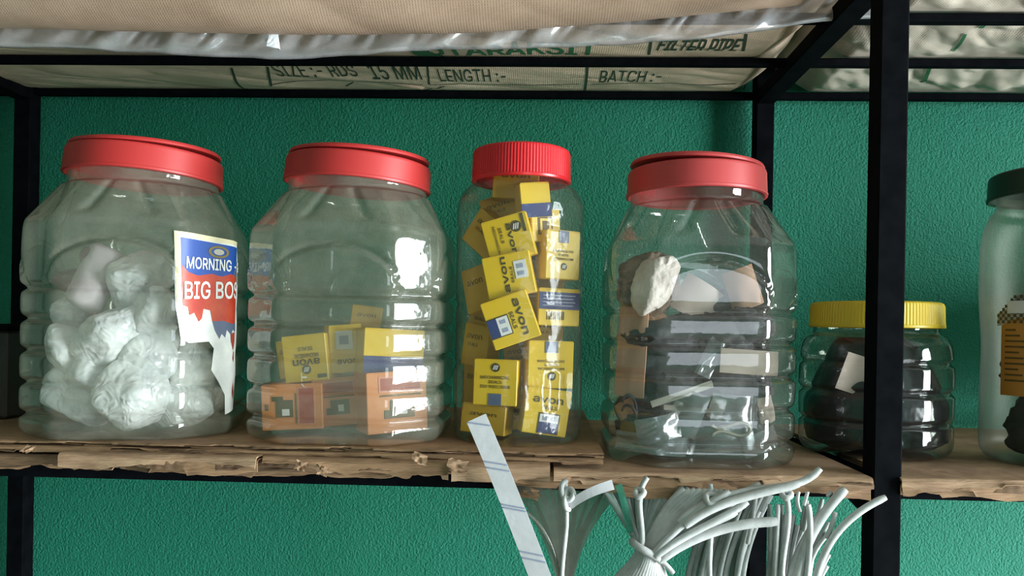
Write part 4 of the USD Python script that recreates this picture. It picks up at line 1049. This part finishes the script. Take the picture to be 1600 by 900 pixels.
A, B_, C_ = at(744, 653, .594), at(793, 770, .588), at(858, 940, .578)
st = thing('woven_strap', 'flat white strap with pairs of blue lines slanting in front of the shelf edge', 'strap', tuple(B_))
axis = spline([A, B_, C_], 60)
wst = 33 * .59 / FPX
part(st, 'strap_band', ribbon([A, B_, C_], wst, .0009, n=60), 'strap_white', world=True, smooth=40)
tdir = np.gradient(axis, axis=0); tdir /= np.linalg.norm(tdir, axis=1, keepdims=True)
cum = np.r_[0, np.cumsum(np.linalg.norm(np.diff(axis, axis=0), axis=1))]
for pyc in (660, 724, 731, 789, 796, 866, 874):
    k0 = np.argmin(np.abs(project(axis)[:, 1] - pyc)); s0 = cum[k0]
    pts = []
    for e in np.linspace(-.49, .49, 8):
        ss = s0 + e * wst * .62
        q = np.array([np.interp(ss, cum, axis[:, j]) for j in range(3)]); tt = np.array([np.interp(ss, cum, tdir[:, j]) for j in range(3)])
        sd = np.cross(tt, [0, 1, 0]); sd /= np.linalg.norm(sd); sd *= np.sign(sd[0])
        pts.append(q + sd * e * wst + np.array([0, -.0007, 0]))
    part(st, 'blue_line', tube(pts, .0005, 5), 'strap_line', world=True, smooth=True)

rs = np.random.RandomState(9)
def cord(bundle, pxs_, Y, rpx, matn='rope_white', name='strand', dy=0.0, label=None, n=22):
    P = [at(px, py, Y + (dy * k / max(1, len(pxs_) - 1))) for k, (px, py) in enumerate(pxs_)]
    s = spline(P, n)
    r = rpx * Y / FPX * np.ones(n); r[0] *= .8; r[-1] *= .8
    part(bundle, name, tube(s, r, 8), matn, label, world=True, smooth=60)

# bundle of clear flat straps hanging from a white cord
b1 = thing('plastic_strap_bundle', 'bundle of clear flat plastic straps hanging right of the white strap', 'strap bundle', tuple(at(882, 900, .605)))
for k, (tx, ty) in enumerate([(812, 757), (832, 757), (848, 757), (866, 757), (884, 757), (902, 757), (918, 757), (938, 760), (950, 775)]):
    m = ribbon([at(tx, ty, .612 + .003 * k), at((tx + 882) / 2 + (6 if tx < 880 else -4), 835, .606 + .002 * k), at(878 + k * 1.2, 925, .604)], np.linspace(22, 9, 24) * .6 / FPX, .0006)
    part(b1, 'strap', m, 'strap_plastic', world=True, smooth=40)
cord(b1, [(800, 790), (838, 815), (860, 850), (874, 905)], .600, 3, 'strap_plastic', 'curled_strap')
cd = thing('hanging_cord', 'white knotted cord in front of the clear strap bundle', 'cord', tuple(at(884, 780, .598)))
cord(cd, [(884, 750), (883, 768), (885, 800), (882, 850), (881, 935)], .598, 4, name='cord_length')
kn = spline([at(886, 752, .596), at(878, 770, .594), at(888, 782, .592), at(896, 772, .592), at(890, 764, .596), at(882, 780, .592), at(889, 796, .594)], 40)
part(cd, 'knot', tube(kn, .0021, 8), 'rope_white', world=True, smooth=60)
part(cd, 'cord_tail', ribbon([at(890, 790, .594), at(905, 779, .590), at(958, 757, .586)], np.linspace(13, 16, 24) * .59 / FPX, .0012), 'strap_white', 'flat cut tail of the cord', world=True, smooth=40)
m = ribbon([at(966, 757, .606), at(976, 790, .606), at(984, 832, .606)], 11 * .6 / FPX, .0006)
single('green_strip', m, 'green_film', 'translucent green plastic strip hanging between the clear straps and the rope bundle', 'plastic strip', smooth=40)

# rope bundle tied at the waist
b2 = thing('rope_bundle', 'large bundle of white cords pinched at its waist, middle of the hanging bundles', 'rope bundle', tuple(at(1005, 850, .600)))
TIE = (1006, 852)
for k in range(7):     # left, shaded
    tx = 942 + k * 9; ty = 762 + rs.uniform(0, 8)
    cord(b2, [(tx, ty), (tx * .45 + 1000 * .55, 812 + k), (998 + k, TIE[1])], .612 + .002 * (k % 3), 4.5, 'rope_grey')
for k in range(8):     # centre, upright
    tx = 1012 + k * 9
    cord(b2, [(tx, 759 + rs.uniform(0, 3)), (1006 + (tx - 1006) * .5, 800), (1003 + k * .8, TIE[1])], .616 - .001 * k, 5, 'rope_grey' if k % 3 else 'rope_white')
for k in range(12):    # right, sweeping up, lit
    tx = 1070 + k * 8.5; ty = 762 + rs.uniform(0, 4) + (k > 7) * 3
    cord(b2, [(tx, ty), (1040 + k * 5, 795 + k * 1.5), (1016 + k, 838 + k), (1004 + k, 862 + k)], .604 - .0008 * k, 5.5)
for k, (p, r) in enumerate([([(1188, 757), (1120, 795), (1060, 835), (1020, 866)], 6.5), ([(1150, 798), (1090, 828), (1050, 852), (1026, 872)], 8), ([(1214, 815), (1150, 822), (1080, 845), (1030, 876)], 8), ([(1282, 732), (1240, 757), (1190, 764), (1120, 780), (1060, 815)], 6),
                            ([(1140, 768), (1090, 800), (1040, 846), (1020, 868)], 6), ([(1168, 784), (1110, 818), (1055, 848), (1024, 870)], 6), ([(1248, 756), (1190, 770), (1130, 788), (1070, 822)], 7)]):
    cord(b2, p, .594 - .0015 * k, r, 'rope_white', label='thick cord with a cut end sweeping to the right')
for k in range(17):    # below the waist
    u = k / 16
    bx = 962 + u * 78
    cord(b2, [(1000 + u * 28, 850 + 20 * u), (985 + u * 48, 880 + 6 * u), (bx, 905), (bx - 6 + 8 * u, 950)], .600 - .008 * math.sin(math.pi * u), 5)
cord(b2, [(1022, 868), (1040, 882), (1052, 896)], .596, 4, 'rope_white')
part(b2, 'binding', tube(spline([at(988, 846, .597), at(1000, 856, .589), at(1018, 866, .588), at(1032, 876, .592)], 16), .003, 8), 'rope_white', 'cord binding the waist', world=True, smooth=60)
c2 = thing('hanging_cord', 'white cord with a knot at the rail from which the pinched bundle hangs', 'cord', tuple(at(1000, 780, .598)))
cord(c2, [(1012, 746), (1004, 758), (1000, 775), (1001, 810), (1003, 852)], .592, 4.5, name='cord_length')
part(c2, 'knot', tube(spline([at(993, 768, .590), at(1000, 776, .586), at(1006, 770, .588), at(999, 764, .592), at(996, 776, .588)], 24), .0022, 8), 'rope_white', world=True, smooth=60)

# bundle behind, thin cord in front
b3 = thing('rope_bundle', 'greyish bundle of thin cords behind the pinched one, nearest the back post', 'rope bundle', tuple(at(1130, 900, .640)))
for k in range(15):
    u = k / 14
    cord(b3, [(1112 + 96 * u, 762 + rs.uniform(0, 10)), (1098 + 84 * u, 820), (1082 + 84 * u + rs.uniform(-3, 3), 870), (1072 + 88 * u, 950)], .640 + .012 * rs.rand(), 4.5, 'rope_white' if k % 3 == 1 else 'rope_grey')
c3 = thing('hanging_cord', 'straight thin white cord with a knot, hanging before the greyish bundle', 'cord', tuple(at(1112, 800, .592)))
cord(c3, [(1110, 756), (1112, 785), (1111, 830), (1113, 940)], .600, 4, name='cord_length')
part(c3, 'knot', tube(spline([at(1104, 775, .590), at(1113, 788, .586), at(1122, 778, .590), at(1110, 772, .592), at(1106, 786, .588)], 24), .0022, 8), 'rope_white', world=True, smooth=60)

b4 = thing('rope_bundle', 'loose frayed bundle of white cords nearest the front post', 'rope bundle', tuple(at(1240, 900, .606)))
for k in range(20):
    u = k / 19
    tx = 1205 + 92 * u; ty = 775 + rs.uniform(0, 60)
    cord(b4, [(tx + rs.uniform(-4, 4), ty), (1203 + 78 * u, 850), (1196 + 70 * u, 950)], .606 + .012 * rs.rand(), 3.6, 'rope_white' if k % 2 else 'rope_grey')
for p, r, Yb in [([(1321, 764), (1290, 800), (1262, 850), (1238, 950)], 8, .598), ([(1312, 775), (1282, 808), (1254, 852), (1228, 950)], 7, .601), ([(1384, 777), (1335, 806), (1304, 838), (1282, 880), (1268, 950)], 6, .594),
              ([(1263, 788), (1266, 830), (1264, 870), (1258, 950)], 4.5, .594), ([(1305, 800), (1298, 826), (1292, 842)], 4, .598), ([(1216, 788), (1214, 830), (1208, 950)], 4, .598), ([(1296, 866), (1284, 890), (1278, 930)], 3.5, .598),
              ([(1293, 884), (1282, 905), (1276, 940)], 3.5, .598), ([(1248, 768), (1246, 782), (1250, 800)], 3, .600), ([(1262, 768), (1256, 790)], 3, .600), ([(1182, 768), (1178, 800), (1168, 850)], 3.5, .605), ([(1204, 766), (1190, 800)], 3.5, .603), ([(1300, 768), (1292, 776)], 3, .602)]:
    cord(b4, p, Yb, r, 'rope_white', n=26)
c4 = thing('hanging_cord', 'straight white cord tied at the rail before the loose frayed bundle', 'cord', tuple(at(1230, 800, .592)))
cord(c4, [(1226, 768), (1230, 782), (1230, 830), (1232, 940)], .596, 4.5, name='cord_length')
part(c4, 'knot', tube(spline([at(1222, 772, .590), at(1230, 778, .586), at(1236, 772, .590), at(1226, 769, .592)], 20), .0022, 8), 'rope_white', world=True, smooth=60)
